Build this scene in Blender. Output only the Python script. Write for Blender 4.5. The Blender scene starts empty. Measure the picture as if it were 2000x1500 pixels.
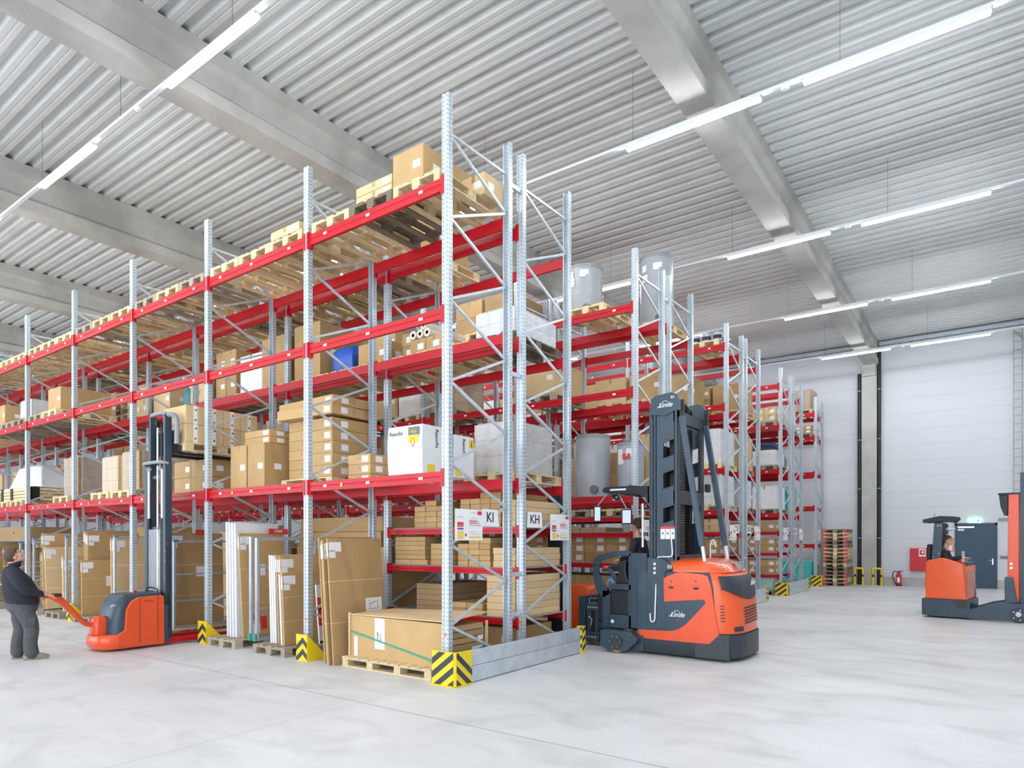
import bpy, math, random
from mathutils import Vector, Matrix
random.seed(7)
PI = math.pi
# ------------------------------------------------------------------ camera, world, exposure
S = bpy.context.scene
COL = S.collection
cd = bpy.data.cameras.new('camera'); cam = bpy.data.objects.new('camera', cd); COL.objects.link(cam)
cam.location = (0, 0, 1.813)
cam.rotation_euler = (PI/2, 0, math.radians(35.92))
cd.sensor_width = 36; cd.lens = 36*1289/2000
cd.shift_y = (1055-750)/2000.0
cd.clip_end = 200
S.camera = cam
W = bpy.data.worlds.new('world'); S.world = W; W.use_nodes = True
W.node_tree.nodes['Background'].inputs[0].default_value = (0.86, 0.92, 1.0, 1)
W.node_tree.nodes['Background'].inputs[1].default_value = 1.9
S.view_settings.view_transform = 'Standard'
S.view_settings.look = 'None'
S.view_settings.gamma = 1
S.view_settings.use_curve_mapping = False
S.view_settings.exposure = 1.12
LAMP = 42.0

# ------------------------------------------------------------------ materials
M = {}
def mat(name, col, rough=.5, metal=0, noise=0, nscale=8, bump=0, bscale=60, rnd=0, alpha=1, emit=None, trans=0, coat=0, spec=.5, stretch=None):
    m = bpy.data.materials.new(name); m.use_nodes = True; nt = m.node_tree; N = nt.nodes; L = nt.links
    b = N['Principled BSDF']
    b.inputs['Base Color'].default_value = (*col, 1); b.inputs['Roughness'].default_value = rough; b.inputs['Metallic'].default_value = metal
    b.inputs['Specular IOR Level'].default_value = spec
    if coat: b.inputs['Coat Weight'].default_value = coat; b.inputs['Coat Roughness'].default_value = .08
    if alpha < 1: b.inputs['Alpha'].default_value = alpha
    if trans: b.inputs['Transmission Weight'].default_value = trans
    if emit: b.inputs['Emission Color'].default_value = (*emit[0], 1); b.inputs['Emission Strength'].default_value = emit[1]
    src = None
    if noise or bump:
        tc = N.new('ShaderNodeTexCoord'); mp = N.new('ShaderNodeMapping'); L.new(tc.outputs['Object'], mp.inputs[0])
        if stretch: mp.inputs['Scale'].default_value = stretch
    if noise:
        n = N.new('ShaderNodeTexNoise'); n.inputs['Scale'].default_value = nscale; n.inputs['Detail'].default_value = 6; L.new(mp.outputs[0], n.inputs['Vector'])
        r = N.new('ShaderNodeMapRange'); r.inputs['From Min'].default_value = .3; r.inputs['From Max'].default_value = .7; r.inputs['To Min'].default_value = 1-noise; r.inputs['To Max'].default_value = 1+noise*.6
        L.new(n.outputs[0], r.inputs[0]); src = r.outputs[0]
    if rnd:
        oi = N.new('ShaderNodeObjectInfo'); r2 = N.new('ShaderNodeMapRange'); r2.inputs['To Min'].default_value = 1-rnd; r2.inputs['To Max'].default_value = 1+rnd*.5
        L.new(oi.outputs['Random'], r2.inputs[0])
        if src:
            mu = N.new('ShaderNodeMath'); mu.operation = 'MULTIPLY'; L.new(src, mu.inputs[0]); L.new(r2.outputs[0], mu.inputs[1]); src = mu.outputs[0]
        else: src = r2.outputs[0]
    if src:
        vm = N.new('ShaderNodeVectorMath'); vm.operation = 'SCALE'; vm.inputs[0].default_value = col; L.new(src, vm.inputs['Scale']); L.new(vm.outputs[0], b.inputs['Base Color'])
    if bump:
        n2 = N.new('ShaderNodeTexNoise'); n2.inputs['Scale'].default_value = bscale; L.new(mp.outputs[0], n2.inputs['Vector'])
        bp = N.new('ShaderNodeBump'); bp.inputs['Strength'].default_value = bump; bp.inputs['Distance'].default_value = .02
        L.new(n2.outputs[0], bp.inputs['Height']); L.new(bp.outputs[0], b.inputs['Normal'])
    M[name] = m; return m
def mth(N, L, op, a, b=None, c=None):
    n = N.new('ShaderNodeMath'); n.operation = op
    for i, v in enumerate((a, b, c)):
        if v is None: continue
        if isinstance(v, (int, float)): n.inputs[i].default_value = v
        else: L.new(v, n.inputs[i])
    return n.outputs[0]

mat('red', (.52, .004, .014), .38, noise=.08, nscale=3, spec=.4)
mat('orangered', (.80, .085, .016), .35, noise=.06, nscale=5, coat=.3)
mat('orange', (.84, .10, .012), .33, noise=.04, nscale=4, coat=.4)
mat('navy', (.032, .06, .09), .42, noise=.12, nscale=6, coat=.1)
mat('navydark', (.012, .018, .026), .5)
mat('charcoal', (.034, .043, .053), .45, noise=.15, nscale=10)
mat('black', (.012, .013, .015), .5)
mat('steel', (.48, .54, .60), .38, metal=.4, noise=.12, nscale=12)
mat('galv', (.60, .67, .72), .38, metal=.35, noise=.14, nscale=7)
mat('chrome', (.75, .77, .8), .15, metal=1)
mat('wood', (.82, .64, .37), .7, noise=.28, nscale=9, rnd=.22, stretch=(6, 1, 6))
mat('woodold', (.27, .21, .14), .8, noise=.4, nscale=9, rnd=.3, stretch=(6, 1, 6))
mat('woodgrey', (.42, .35, .26), .8, noise=.35, nscale=9, rnd=.25, stretch=(6, 1, 6))
mat('card', (.53, .345, .155), .75, noise=.07, nscale=3, rnd=.14)
mat('cardpale', (.70, .51, .28), .75, noise=.06, nscale=3, rnd=.1)
mat('carddark', (.37, .245, .125), .8, noise=.08, nscale=4, rnd=.12)
mat('cardgrey', (.52, .47, .45), .8, noise=.12, nscale=5)
mat('cardedge', (.40, .27, .14), .8)
mat('tape', (.40, .27, .13), .35)
mat('paper', (.86, .86, .87), .6)
mat('white', (.80, .81, .82), .45, noise=.04)
mat('foam', (.82, .84, .86), .6, noise=.05, nscale=6)
mat('whitewood', (.78, .70, .58), .6, noise=.08, nscale=5)
mat('ink', (.04, .04, .045), .6)
mat('grey', (.30, .32, .34), .5)
mat('greymid', (.16, .17, .18), .5)
mat('yellow', (.86, .62, .015), .4, noise=.05)
mat('signyellow', (.85, .62, .15), .5)
mat('signorange', (.8, .25, .03), .5)
mat('signred', (.7, .05, .05), .5)
mat('signblue', (.06, .1, .4), .5)
mat('green', (.02, .30, .20), .5)
mat('blue', (.03, .12, .55), .4)
mat('bluecap', (.06, .28, .65), .4)
mat('teal', (.08, .55, .50), .4, noise=.1)
mat('tealpale', (.45, .72, .68), .4, noise=.1)
mat('tealbucket', (.07, .25, .31), .4)
mat('tank', (.33, .36, .39), .33, noise=.1, nscale=4, bump=.25, bscale=9)
mat('film', (.85, .88, .92), .12, alpha=.26, bump=.9, bscale=14, spec=.8)
mat('filmthick', (.88, .90, .93), .18, alpha=.30, bump=.9, bscale=12, spec=.8)
mat('skin', (.68, .38, .28), .5, noise=.05)
mat('hair', (.085, .045, .025), .6, noise=.3, nscale=60)
mat('fleece', (.022, .024, .038), .85, noise=.2, nscale=30, bump=.3, bscale=20)
mat('trouser', (.085, .09, .095), .85, noise=.2, nscale=14, bump=.5, bscale=9)
mat('shoe', (.30, .26, .21), .8, noise=.25, nscale=20)
mat('rubber', (.02, .02, .02), .7)
mat('wheelyellow', (.45, .28, .10), .6)
mat('doorblue', (.035, .075, .125), .45, noise=.05)
mat('hosered', (.62, .02, .035), .4)
mat('led', (1, 1, 1), .5, emit=((.93, .97, 1.0), LAMP))
mat('exitglow', (.1, .8, .5), .5, emit=((.25, 1.0, .62), 1.6))
mat('striplamp', (1, 1, 1), .5, emit=((1, 1, 1), 1.2))
mat('housing', (.78, .80, .82), .4)
mat('mirror', (.2, .22, .25), .08, metal=1)
mat('plasticclear', (.75, .80, .85), .1, alpha=.25, bump=.6, bscale=7)
mat('cushion', (.012, .017, .022), .45, bump=.4, bscale=8)

def concrete(name, a, b, rough=.8, sc=1.2, seams=None):
    m = bpy.data.materials.new(name); m.use_nodes = True; nt = m.node_tree; N = nt.nodes; L = nt.links; bs = N['Principled BSDF']
    tc = N.new('ShaderNodeTexCoord')
    n = N.new('ShaderNodeTexNoise'); n.inputs['Scale'].default_value = sc; n.inputs['Detail'].default_value = 9; n.inputs['Roughness'].default_value = .62; L.new(tc.outputs['Object'], n.inputs['Vector'])
    n2 = N.new('ShaderNodeTexNoise'); n2.inputs['Scale'].default_value = sc*.28; n2.inputs['Detail'].default_value = 4; n2.inputs['Distortion'].default_value = 1.2; L.new(tc.outputs['Object'], n2.inputs['Vector'])
    mx = mth(N, L, 'ADD', mth(N, L, 'MULTIPLY', n.outputs[0], .5), mth(N, L, 'MULTIPLY', n2.outputs[0], .5))
    cr = N.new('ShaderNodeValToRGB'); cr.color_ramp.elements[0].position = .36; cr.color_ramp.elements[1].position = .60
    cr.color_ramp.elements[0].color = (*a, 1); cr.color_ramp.elements[1].color = (*b, 1); L.new(mx, cr.inputs[0]); out = cr.outputs[0]
    if seams:
        sp = N.new('ShaderNodeSeparateXYZ'); L.new(tc.outputs['Object'], sp.inputs[0]); tot = None
        for ax, period, off, wid in seams:
            w = mth(N, L, 'ABSOLUTE', mth(N, L, 'SUBTRACT', mth(N, L, 'FRACT', mth(N, L, 'DIVIDE', mth(N, L, 'ADD', sp.outputs[ax], off), period)), .5))
            t = mth(N, L, 'LESS_THAN', w, wid/period)
            tot = t if tot is None else mth(N, L, 'MAXIMUM', tot, t)
        k = mth(N, L, 'SUBTRACT', 1.0, mth(N, L, 'MULTIPLY', tot, .32))
        vm = N.new('ShaderNodeVectorMath'); vm.operation = 'SCALE'; L.new(out, vm.inputs[0]); L.new(k, vm.inputs['Scale']); out = vm.outputs[0]
    L.new(out, bs.inputs['Base Color']); bs.inputs['Roughness'].default_value = rough
    M[name] = m; return m
concrete('floor', (.60, .605, .61), (.74, .745, .75), .42, .9, seams=[('Y', 9.0, -.48, .014), ('X', 9.0, 1.2, .006)])
concrete('concrete', (.36, .355, .325), (.56, .555, .52), .85, 1.0)
# floor: drag marks, stains and dusty patches
def floor_marks():
    nt = M['floor'].node_tree; N = nt.nodes; L = nt.links; bs = N['Principled BSDF']
    src = bs.inputs['Base Color'].links[0].from_socket
    tc = N.new('ShaderNodeTexCoord'); mp = N.new('ShaderNodeMapping'); mp.inputs['Scale'].default_value = (.8, 1.5, 1); mp.inputs['Rotation'].default_value = (0, 0, .35); L.new(tc.outputs['Object'], mp.inputs[0])
    n = N.new('ShaderNodeTexNoise'); n.inputs['Scale'].default_value = 1.1; n.inputs['Detail'].default_value = 8; n.inputs['Distortion'].default_value = .9; L.new(mp.outputs[0], n.inputs['Vector'])
    r = N.new('ShaderNodeMapRange'); r.inputs['From Min'].default_value = .50; r.inputs['From Max'].default_value = .74; r.inputs['To Min'].default_value = 1; r.inputs['To Max'].default_value = .80; L.new(n.outputs[0], r.inputs[0])
    vm = N.new('ShaderNodeVectorMath'); vm.operation = 'SCALE'; L.new(src, vm.inputs[0]); L.new(r.outputs[0], vm.inputs['Scale']); L.new(vm.outputs[0], bs.inputs['Base Color'])
    rr = N.new('ShaderNodeMapRange'); rr.inputs['To Min'].default_value = .32; rr.inputs['To Max'].default_value = .55; L.new(n.outputs[0], rr.inputs[0]); L.new(rr.outputs[0], bs.inputs['Roughness'])
floor_marks()
def panelwall():
    m = mat('panel', (.69, .71, .745), .55); nt = m.node_tree; N = nt.nodes; L = nt.links; bs = N['Principled BSDF']
    tc = N.new('ShaderNodeTexCoord'); sp = N.new('ShaderNodeSeparateXYZ'); L.new(tc.outputs['Object'], sp.inputs[0])
    w = mth(N, L, 'FRACT', mth(N, L, 'DIVIDE', sp.outputs['Z'], .62)); t = mth(N, L, 'LESS_THAN', w, .02)
    w2 = mth(N, L, 'FRACT', mth(N, L, 'DIVIDE', sp.outputs['Z'], .155)); t2 = mth(N, L, 'LESS_THAN', w2, .03)
    k = mth(N, L, 'SUBTRACT', 1.0, mth(N, L, 'ADD', mth(N, L, 'MULTIPLY', t, .22), mth(N, L, 'MULTIPLY', t2, .03)))
    vm = N.new('ShaderNodeVectorMath'); vm.operation = 'SCALE'; vm.inputs[0].default_value = (.69, .71, .745); L.new(k, vm.inputs['Scale']); L.new(vm.outputs[0], bs.inputs['Base Color'])
panelwall()
mat('sheet', (.64, .655, .65), .45, metal=.0, noise=.05, nscale=1.5)
def perf():   # galvanised upright with its two rows of punched slots
    m = mat('perf', (.52, .58, .63), .36, metal=.55); nt = m.node_tree; N = nt.nodes; L = nt.links; bs = N['Principled BSDF']
    tc = N.new('ShaderNodeTexCoord'); sp = N.new('ShaderNodeSeparateXYZ'); L.new(tc.outputs['Object'], sp.inputs[0])
    ax = mth(N, L, 'ABSOLUTE', sp.outputs['X'])
    a = mth(N, L, 'LESS_THAN', mth(N, L, 'ABSOLUTE', mth(N, L, 'SUBTRACT', ax, .036)), .0055)
    z = mth(N, L, 'LESS_THAN', mth(N, L, 'FRACT', mth(N, L, 'DIVIDE', sp.outputs['Z'], .056)), .40)
    y1 = mth(N, L, 'LESS_THAN', mth(N, L, 'ABSOLUTE', mth(N, L, 'SUBTRACT', mth(N, L, 'ABSOLUTE', sp.outputs['Y']), .016)), .006)
    z2 = mth(N, L, 'LESS_THAN', mth(N, L, 'FRACT', mth(N, L, 'DIVIDE', sp.outputs['Z'], .056)), .34)
    side = mth(N, L, 'GREATER_THAN', ax, .0545)
    h = mth(N, L, 'MAXIMUM', mth(N, L, 'MULTIPLY', a, z), mth(N, L, 'MULTIPLY', side, mth(N, L, 'MULTIPLY', y1, z2)))
    k = mth(N, L, 'SUBTRACT', 1.0, mth(N, L, 'MULTIPLY', h, .82))
    n = N.new('ShaderNodeTexNoise'); n.inputs['Scale'].default_value = 9; L.new(tc.outputs['Object'], n.inputs['Vector'])
    k = mth(N, L, 'MULTIPLY', k, mth(N, L, 'ADD', .86, mth(N, L, 'MULTIPLY', n.outputs[0], .28)))
    vm = N.new('ShaderNodeVectorMath'); vm.operation = 'SCALE'; vm.inputs[0].default_value = (.55, .62, .67); L.new(k, vm.inputs['Scale']); L.new(vm.outputs[0], bs.inputs['Base Color'])
    L.new(mth(N, L, 'MULTIPLY', mth(N, L, 'SUBTRACT', 1.0, h), .3), bs.inputs['Metallic'])
perf()

# ------------------------------------------------------------------ mesh helpers
class MB:
    def __init__(s): s.v = []; s.f = []
    def add(s, vs, fs):
        o = len(s.v); s.v += [tuple(v) for v in vs]; s.f += [tuple(i+o for i in f) for f in fs]; return s
    def box(s, x0, y0, z0, x1, y1, z1):
        if x0 > x1: x0, x1 = x1, x0
        if y0 > y1: y0, y1 = y1, y0
        if z0 > z1: z0, z1 = z1, z0
        return s.add([(x0,y0,z0),(x1,y0,z0),(x1,y1,z0),(x0,y1,z0),(x0,y0,z1),(x1,y0,z1),(x1,y1,z1),(x0,y1,z1)],
                     [(0,3,2,1),(4,5,6,7),(0,1,5,4),(1,2,6,5),(2,3,7,6),(3,0,4,7)])
    def bar(s, a, b, w, h=None):    # rectangular bar between two points
        h = h or w; a = Vector(a); b = Vector(b); d = (b-a).normalized()
        up = Vector((0,0,1)) if abs(d.z) < .95 else Vector((1,0,0))
        r = d.cross(up).normalized(); u = r.cross(d)
        vs = []
        for p in (a, b):
            for i, j in ((-1,-1),(1,-1),(1,1),(-1,1)): vs.append(p+r*w/2*i+u*h/2*j)
        return s.add(vs, [(0,1,2,3),(7,6,5,4),(0,4,5,1),(1,5,6,2),(2,6,7,3),(3,7,4,0)])
    def prism(s, pts, axis, a, b):  # pts in the plane normal to axis
        n = len(pts)
        def P(p, t):
            return {'x': (t, p[0], p[1]), 'y': (p[0], t, p[1]), 'z': (p[0], p[1], t)}[axis]
        vs = [P(p, a) for p in pts]+[P(p, b) for p in pts]
        return s.add(vs, [tuple(range(n))[::-1], tuple(range(n, 2*n))]+[(i, (i+1) % n, n+(i+1) % n, n+i) for i in range(n)])
    def rings(s, R, cap=True):
        n = len(R[0]); o = len(s.v); s.v += [tuple(p) for r in R for p in r]
        for k in range(len(R)-1):
            for i in range(n):
                j = (i+1) % n; s.f.append((o+k*n+i, o+k*n+j, o+(k+1)*n+j, o+(k+1)*n+i))
        if cap: s.f.append(tuple(o+i for i in range(n))[::-1]); s.f.append(tuple(o+(len(R)-1)*n+i for i in range(n)))
        return s
    def tube(s, path, r, n=8, sub=0, ends=False):
        P = [Vector(p) for p in path]; R = list(r) if isinstance(r, (list, tuple)) else [r]*len(P)
        if sub:
            Q = []; RR = []
            for i in range(len(P)-1):
                p0 = P[max(i-1, 0)]; p1 = P[i]; p2 = P[i+1]; p3 = P[min(i+2, len(P)-1)]
                for k in range(sub):
                    t = k/sub; Q.append(.5*((2*p1)+(p2-p0)*t+(2*p0-5*p1+4*p2-p3)*t*t+(3*p1-p0-3*p2+p3)*t**3)); RR.append(R[i]*(1-t)+R[i+1]*t)
            Q.append(P[-1]); RR.append(R[-1]); P, R = Q, RR
        if ends:
            d0 = (P[0]-P[1]).normalized(); d1 = (P[-1]-P[-2]).normalized(); r0 = R[0]; r1 = R[-1]; p0 = P[0]; p1 = P[-1]
            P = [p0+d0*r0*.92, p0+d0*r0*.7]+P+[p1+d1*r1*.7, p1+d1*r1*.92]; R = [r0*.25, r0*.7]+R+[r1*.7, r1*.25]
        d = (P[1]-P[0]).normalized(); u = d.orthogonal().normalized(); rg = []
        for i, p in enumerate(P):
            t = ((P[min(i+1, len(P)-1)]-P[max(i-1, 0)])).normalized(); u = (u-t*u.dot(t)).normalized(); w = t.cross(u)
            rg.append([p+(u*math.cos(a)+w*math.sin(a))*R[i] for a in [2*PI*k/n for k in range(n)]])
        return s.rings(rg)
    def lathe(s, prof, c=(0,0,0), n=24, axis='z'):
        rg = []
        for r, z in prof:
            q = []
            for k in range(n):
                a = 2*PI*k/n; x, y = r*math.cos(a), r*math.sin(a)
                q.append({'z': (c[0]+x, c[1]+y, c[2]+z), 'y': (c[0]+y, c[1]+z, c[2]+x), 'x': (c[0]+z, c[1]+x, c[2]+y)}[axis])
            rg.append(q)
        return s.rings(rg)
    def ell(s, c, r, rot=None, n=14, m=9):
        rg = []; c = Vector(c)
        for j in range(m+1):
            ph = -PI/2+PI*(j+.001 if j == 0 else (j-.001 if j == m else j))/m
            q = []
            for k in range(n):
                a = 2*PI*k/n; v = Vector((r[0]*math.cos(ph)*math.cos(a), r[1]*math.cos(ph)*math.sin(a), r[2]*math.sin(ph)))
                q.append(c+(rot @ v if rot else v))
            rg.append(q)
        return s.rings(rg)
    def xf(s, mtx):
        s.v = [tuple(mtx @ Vector(v)) for v in s.v]; return s
    def mesh(s, name, material, smooth=None):
        me = bpy.data.meshes.new(name); me.from_pydata(s.v, [], s.f); me.materials.append(M[material]); me.validate()
        if smooth:
            me.shade_smooth(); me.set_sharp_from_angle(angle=math.radians(smooth))
        return me
    def build(s, name, material, parent=None, smooth=None, bevel=0, label=None, remesh=0, smoothit=4):
        o = bpy.data.objects.new(name, s.mesh(name, material, smooth)); COL.objects.link(o)
        if parent: o.parent = parent
        if remesh:
            o.data.materials.clear(); o.data.materials.append(M[material])
            r = o.modifiers.new('r', 'REMESH'); r.mode = 'VOXEL'; r.voxel_size = remesh; r.use_smooth_shade = True
            k = o.modifiers.new('s', 'SMOOTH'); k.iterations = smoothit; k.factor = .5
        if bevel:
            b = o.modifiers.new('b', 'BEVEL'); b.width = bevel; b.segments = 2; b.limit_method = 'ANGLE'; b.harden_normals = False
        if label: o['label'] = label
        return o
LAB = {}
def tag(o, label=None, cat=None, group=None, kind=None):
    if label:
        o['label'] = label; LAB.setdefault(label, []).append(o)
    if cat: o['category'] = cat
    if group: o['group'] = group
    if kind: o['kind'] = kind
    return o
def empty(name, loc=(0,0,0), rz=0, **k):
    o = bpy.data.objects.new(name, None); COL.objects.link(o); o.location = loc; o.rotation_euler = (0,0,rz); o.empty_display_size = .1
    tag(o, **k); return o
def copy_tree(o, parent=None):
    c = o.copy(); COL.objects.link(c); c.parent = parent
    for ch in o.children: copy_tree(ch, c)
    return c
def inst(name, me, loc, parent=None, rz=0, **k):
    o = bpy.data.objects.new(name, me); COL.objects.link(o); o.location = loc; o.rotation_euler = (0,0,rz)
    if parent: o.parent = parent
    tag(o, **k); return o
def text(name, s, size, loc, rot, material, parent=None, shear=0, ext=.0015, align='CENTER', bold=0, sx=1):
    c = bpy.data.curves.new(name, 'FONT'); c.body = s; c.size = size; c.shear = shear; c.extrude = ext; c.align_x = align; c.align_y = 'CENTER'; c.offset = bold
    c.materials.append(M[material]); t = bpy.data.objects.new('tmp', c); me = bpy.data.meshes.new_from_object(t); bpy.data.objects.remove(t)
    if not me.materials: me.materials.append(M[material])
    o = bpy.data.objects.new(name, me); COL.objects.link(o); o.location = loc; o.rotation_euler = rot; o.scale = (sx, 1, 1)
    if parent: o.parent = parent
    return o
RY = (PI/2, 0, 0)            # text that faces -y
RX = (PI/2, 0, PI/2)         # text that faces +x
def script_logo(parent, loc, rot, w, name='logo'):
    # handwritten-looking maker's lettering with the long loop over the first letters
    t = text(name, 'Linde', w*.40, loc, rot, 'paper', parent, shear=.35, bold=w*.004)
    p = MB(); pts = [(-.50, -.10), (-.42, -.13), (-.33, -.06), (-.22, .13), (-.08, .24), (.08, .23), (.15, .13), (.13, .06)]
    p.tube([(a*w, b*w, 0) for a, b in pts], w*.014, 6, sub=4)
    p.tube([(-.50*w, -.10*w, 0), (-.46*w, -.05*w, 0), (-.38*w, -.08*w, 0), (-.28*w, -.12*w, 0)], w*.012, 6, sub=4)
    o = p.build('logo_swash', 'paper', t); return t

# ------------------------------------------------------------------ setting
def struct(name, mb, m, smooth=None, **k):
    o = mb.build(name, m, smooth=smooth); tag(o, kind='structure', **k); return o
XL, XR_, YB = -46.0, 12.0, 30.5
struct('floor', MB().box(XL, -12, -.12, XR_, YB+.3, 0), 'floor')
struct('wall_back', MB().box(XL, YB, 0, XR_, YB+.25, 10.4), 'panel')
struct('wall_left', MB().box(XL-.25, -12, 0, XL, YB+.3, 10.4), 'panel')
struct('wall_right_unseen', MB().box(XR_, -12, 0, XR_+.25, YB+.3, 10.4), 'panel')  # right wall out of view, added to even out the light from that side
struct('baseboard_back', MB().box(XL, YB-.035, 0, -1.1, YB, .33).box(.22, YB-.035, 0, XR_, YB, .33), 'concrete')
def ceiling():
    b = MB(); pitch = .357; y = -12.0; prof = []
    while y < YB+.2:
        prof += [(y, 9.86), (y+.075, 9.86), (y+.085, 9.868), (y+.10, 9.868), (y+.11, 9.86), (y+.185, 9.86), (y+.225, 9.95), (y+.317, 9.95)]; y += pitch
    n = len(prof)
    b.v = [(XL, p[0], p[1]) for p in prof]+[(XR_, p[0], p[1]) for p in prof]+[(XL, p[0], 10.15) for p in (prof[0], prof[-1])]+[(XR_, p[0], 10.15) for p in (prof[0], prof[-1])]
    b.f = [(i, i+1, n+i+1, n+i) for i in range(n-1)]+[(2*n, 2*n+2, 2*n+3, 2*n+1)]
    struct('ceiling', b, 'sheet')
ceiling()
def beam(i, xc):
    h = .245
    sec = [(-h, 8.9), (h, 8.9), (h, 9.12), (.13, 9.22), (.13, 9.50), (.22, 9.60), (.22, 9.86), (-.22, 9.86), (-.22, 9.60), (-.13, 9.50), (-.13, 9.22), (-h, 9.12)]
    b = MB(); n = len(sec); b.v = [(xc+x, -12, z) for x, z in sec]+[(xc+x, YB, z) for x, z in sec]
    b.f = [tuple(range(n)), tuple(range(n, 2*n))[::-1]]+[(i2, n+i2, n+(i2+1) % n, (i2+1) % n) for i2 in range(n)]
    struct('trim_%d' % i, b, 'concrete')
for i, xc in enumerate([2.6, -3.885, -10.49, -16.95, -23.4, -29.9, -36.4]): beam(i+1, xc)
for i, xc in enumerate([-3.97, -10.5, -17.0, -23.5]):
    b = MB(); b.box(xc-.27, YB-.36, 0, xc+.27, YB, 9.0).box(xc-.24, YB-.5, 8.45, xc+.24, YB-.36, 8.9)
    struct('trim_%d' % (i+8), b, 'concrete')
# cable tray along the top of the back wall
t = empty('cable_tray', (0, YB-.2, 9.6), label='long galvanised cable tray fixed under the roof along the white back wall', cat='cable tray')
MB().box(-3.6, -.2, 0, XR_, -.18, .16).box(-3.6, .1, 0, XR_, .12, .16).box(-3.6, -.2, 0, XR_, .12, .012).box(-28, -.2, 0, -4.2, -.18, .16).box(-28, -.2, 0, -4.2, .12, .012).build('tray_body', 'steel', t)
b = MB()
for k in range(40): b.box(-3.3+k*.38, -.14, -.03, -3.27+k*.38, .1, 0)
b.build('bracket', 'greymid', t)

# light lines: a white carrier track with lit LED modules, wires and sensors
LINES = [(4.98, 'front aisle before the KI rack'), (10.46, 'aisle behind the KH rack'), (15.9, 'aisle between second and third rack blocks'), (21.33, 'aisle between third and fourth rack blocks'), (26.8, 'aisle nearest the back wall'), (-.5, 'open floor before the racks')]
SEG = [(2.4, 4.65), (-2.23, 0), (-5.12, -2.84), (-9.94, -7.67), (-14.7, -12.5), (-19.5, -17.2), (-24.2, -21.9), (-29, -26.7), (-33.8, -31.5)]
ORD = ['first', 'second', 'third', 'fourth', 'fifth', 'sixth', 'seventh', 'eighth', 'ninth', 'tenth', 'eleventh', 'twelfth', 'thirteenth', 'fourteenth', 'fifteenth', 'sixteenth']
ZL = 8.6
lm_h = MB().box(-1.13, -.045, .0, 1.13, .045, .045).mesh('housing', 'housing')
b = MB(); sec = [(-.042, 0), (-.03, -.035), (.03, -.035), (.042, 0)]; b.prism(sec, 'x', -1.12, 1.12); lm_d = b.mesh('diffuser', 'led')
for y, nm in LINES:
    tr = empty('light_track', (0, y, ZL+.045), label='white suspended light track running above the '+nm, cat='light track', group='suspended light tracks')
    MB().box(-42, -.032, 0, XR_-1, .032, .05).build('rail', 'housing', tr)
    x = 8.0
    while x > -40: MB().tube([(x, 0, .05), (x, 0, 1.28)], .004, 5).build('suspension_wire', 'greymid', tr); x -= 3.25
    for i, (a, c) in enumerate(SEG):
        L_ = empty('led_light', ((a+c)/2, y, ZL), label='lit LED strip, %s from the right end, above %s' % (ORD[i], nm.replace('the ', '')), cat='ceiling light', group='LED strips above the '+nm)
        inst('housing', lm_h, (0,0,0), L_); inst('diffuser', lm_d, (0,0,0), L_)
    for i, x in enumerate([-2.5, -10.9, -20.4]):
        s = MB().lathe([(.02, .05), (.06, .05), (.06, .02), (.05, .0), (.015, -.015)], n=16).build('motion_sensor', 'housing', smooth=40)
        s.location = (x, y, ZL-.004); tag(s, 'round white sensor, %s from right, on track above %s' % (ORD[i], nm.replace('the ', '').replace('between second and third rack blocks', 'after second rack block').replace('between third and fourth rack blocks', 'after third rack block')), 'sensor', 'motion sensors on the light tracks')

# things on the back wall
d = empty('door_1', (-.44, YB, 0), kind='structure')
MB().box(-.66, -.05, 0, -.58, 0, 2.46).box(.58, -.05, 0, .66, 0, 2.46).box(-.66, -.05, 2.38, .66, 0, 2.46).build('door_frame', 'doorblue', d, bevel=.004)
MB().box(-.575, -.035, 0.01, .575, 0, 2.375).build('door_leaf', 'doorblue', d)
MB().tube([(.40, -.09, 1.05), (.52, -.09, 1.05), (.52, -.035, 1.05)], .012, 8).box(.50, -.042, .9, .54, -.035, 1.12).build('door_handle', 'chrome', d)
MB().box(-.56, -.075, 2.28, -.05, -.036, 2.33).build('door_closer', 'chrome', d)
MB().box(-.56, -.05, 2.17, -.36, -.036, 2.24).build('door_label', 'paper', d)
e = empty('exit_sign', (-.46, YB-.03, 2.55), label='glowing green emergency exit sign above the blue door', cat='exit sign')
MB().box(-.20, -.06, -.09, .20, 0, .09).build('sign_body', 'exitglow', e, bevel=.01)
g = MB().box(.05, -.068, -.05, .14, -.061, .05).box(-.15, -.068, -.012, -.04, -.061, .012); g.prism([(-.04, -.045), (.01, 0), (-.04, .045)], 'y', -.068, -.061); g.build('pictogram', 'paper', e)
MB().box(.25, YB-.06, 2.54, 1.6, YB-.005, 2.63).build('cable_duct', 'grey'); tag(bpy.data.objects['cable_duct'], 'grey cable duct running right from the green exit sign', 'duct')
h = empty('fire_hose_cabinet', (-2.2, YB, 0), label='red square fire hose cabinet on white wall beside the extinguisher', cat='hose cabinet')
MB().box(-.36, -.2, .60, .36, 0, 1.49).build('cabinet_body', 'hosered', h, bevel=.008)
MB().box(-.34, -.212, .62, .34, -.2, 1.47).build('cabinet_door', 'hosered', h, bevel=.004)
p = MB().box(-.06, -.222, 1.17, .17, -.213, 1.47).build('pictogram_sign', 'paper', h)
q = MB().box(-.03, -.226, 1.24, .14, -.222, 1.42).build('pictogram', 'hosered', p); MB().lathe([(.045, -.229), (.045, -.226)], (.07, 0, 1.34), 16, 'y').build('hose_reel_symbol', 'paper', p)
MB().lathe([(.012, -.03), (.012, 0)], (-.27, -.212, 1.05), 10, 'y').build('latch', 'signyellow', h)
f = empty('fire_extinguisher', (-2.93, YB-.35, 0), label='red fire extinguisher with black hose standing on floor by wall', cat='fire extinguisher')
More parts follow.
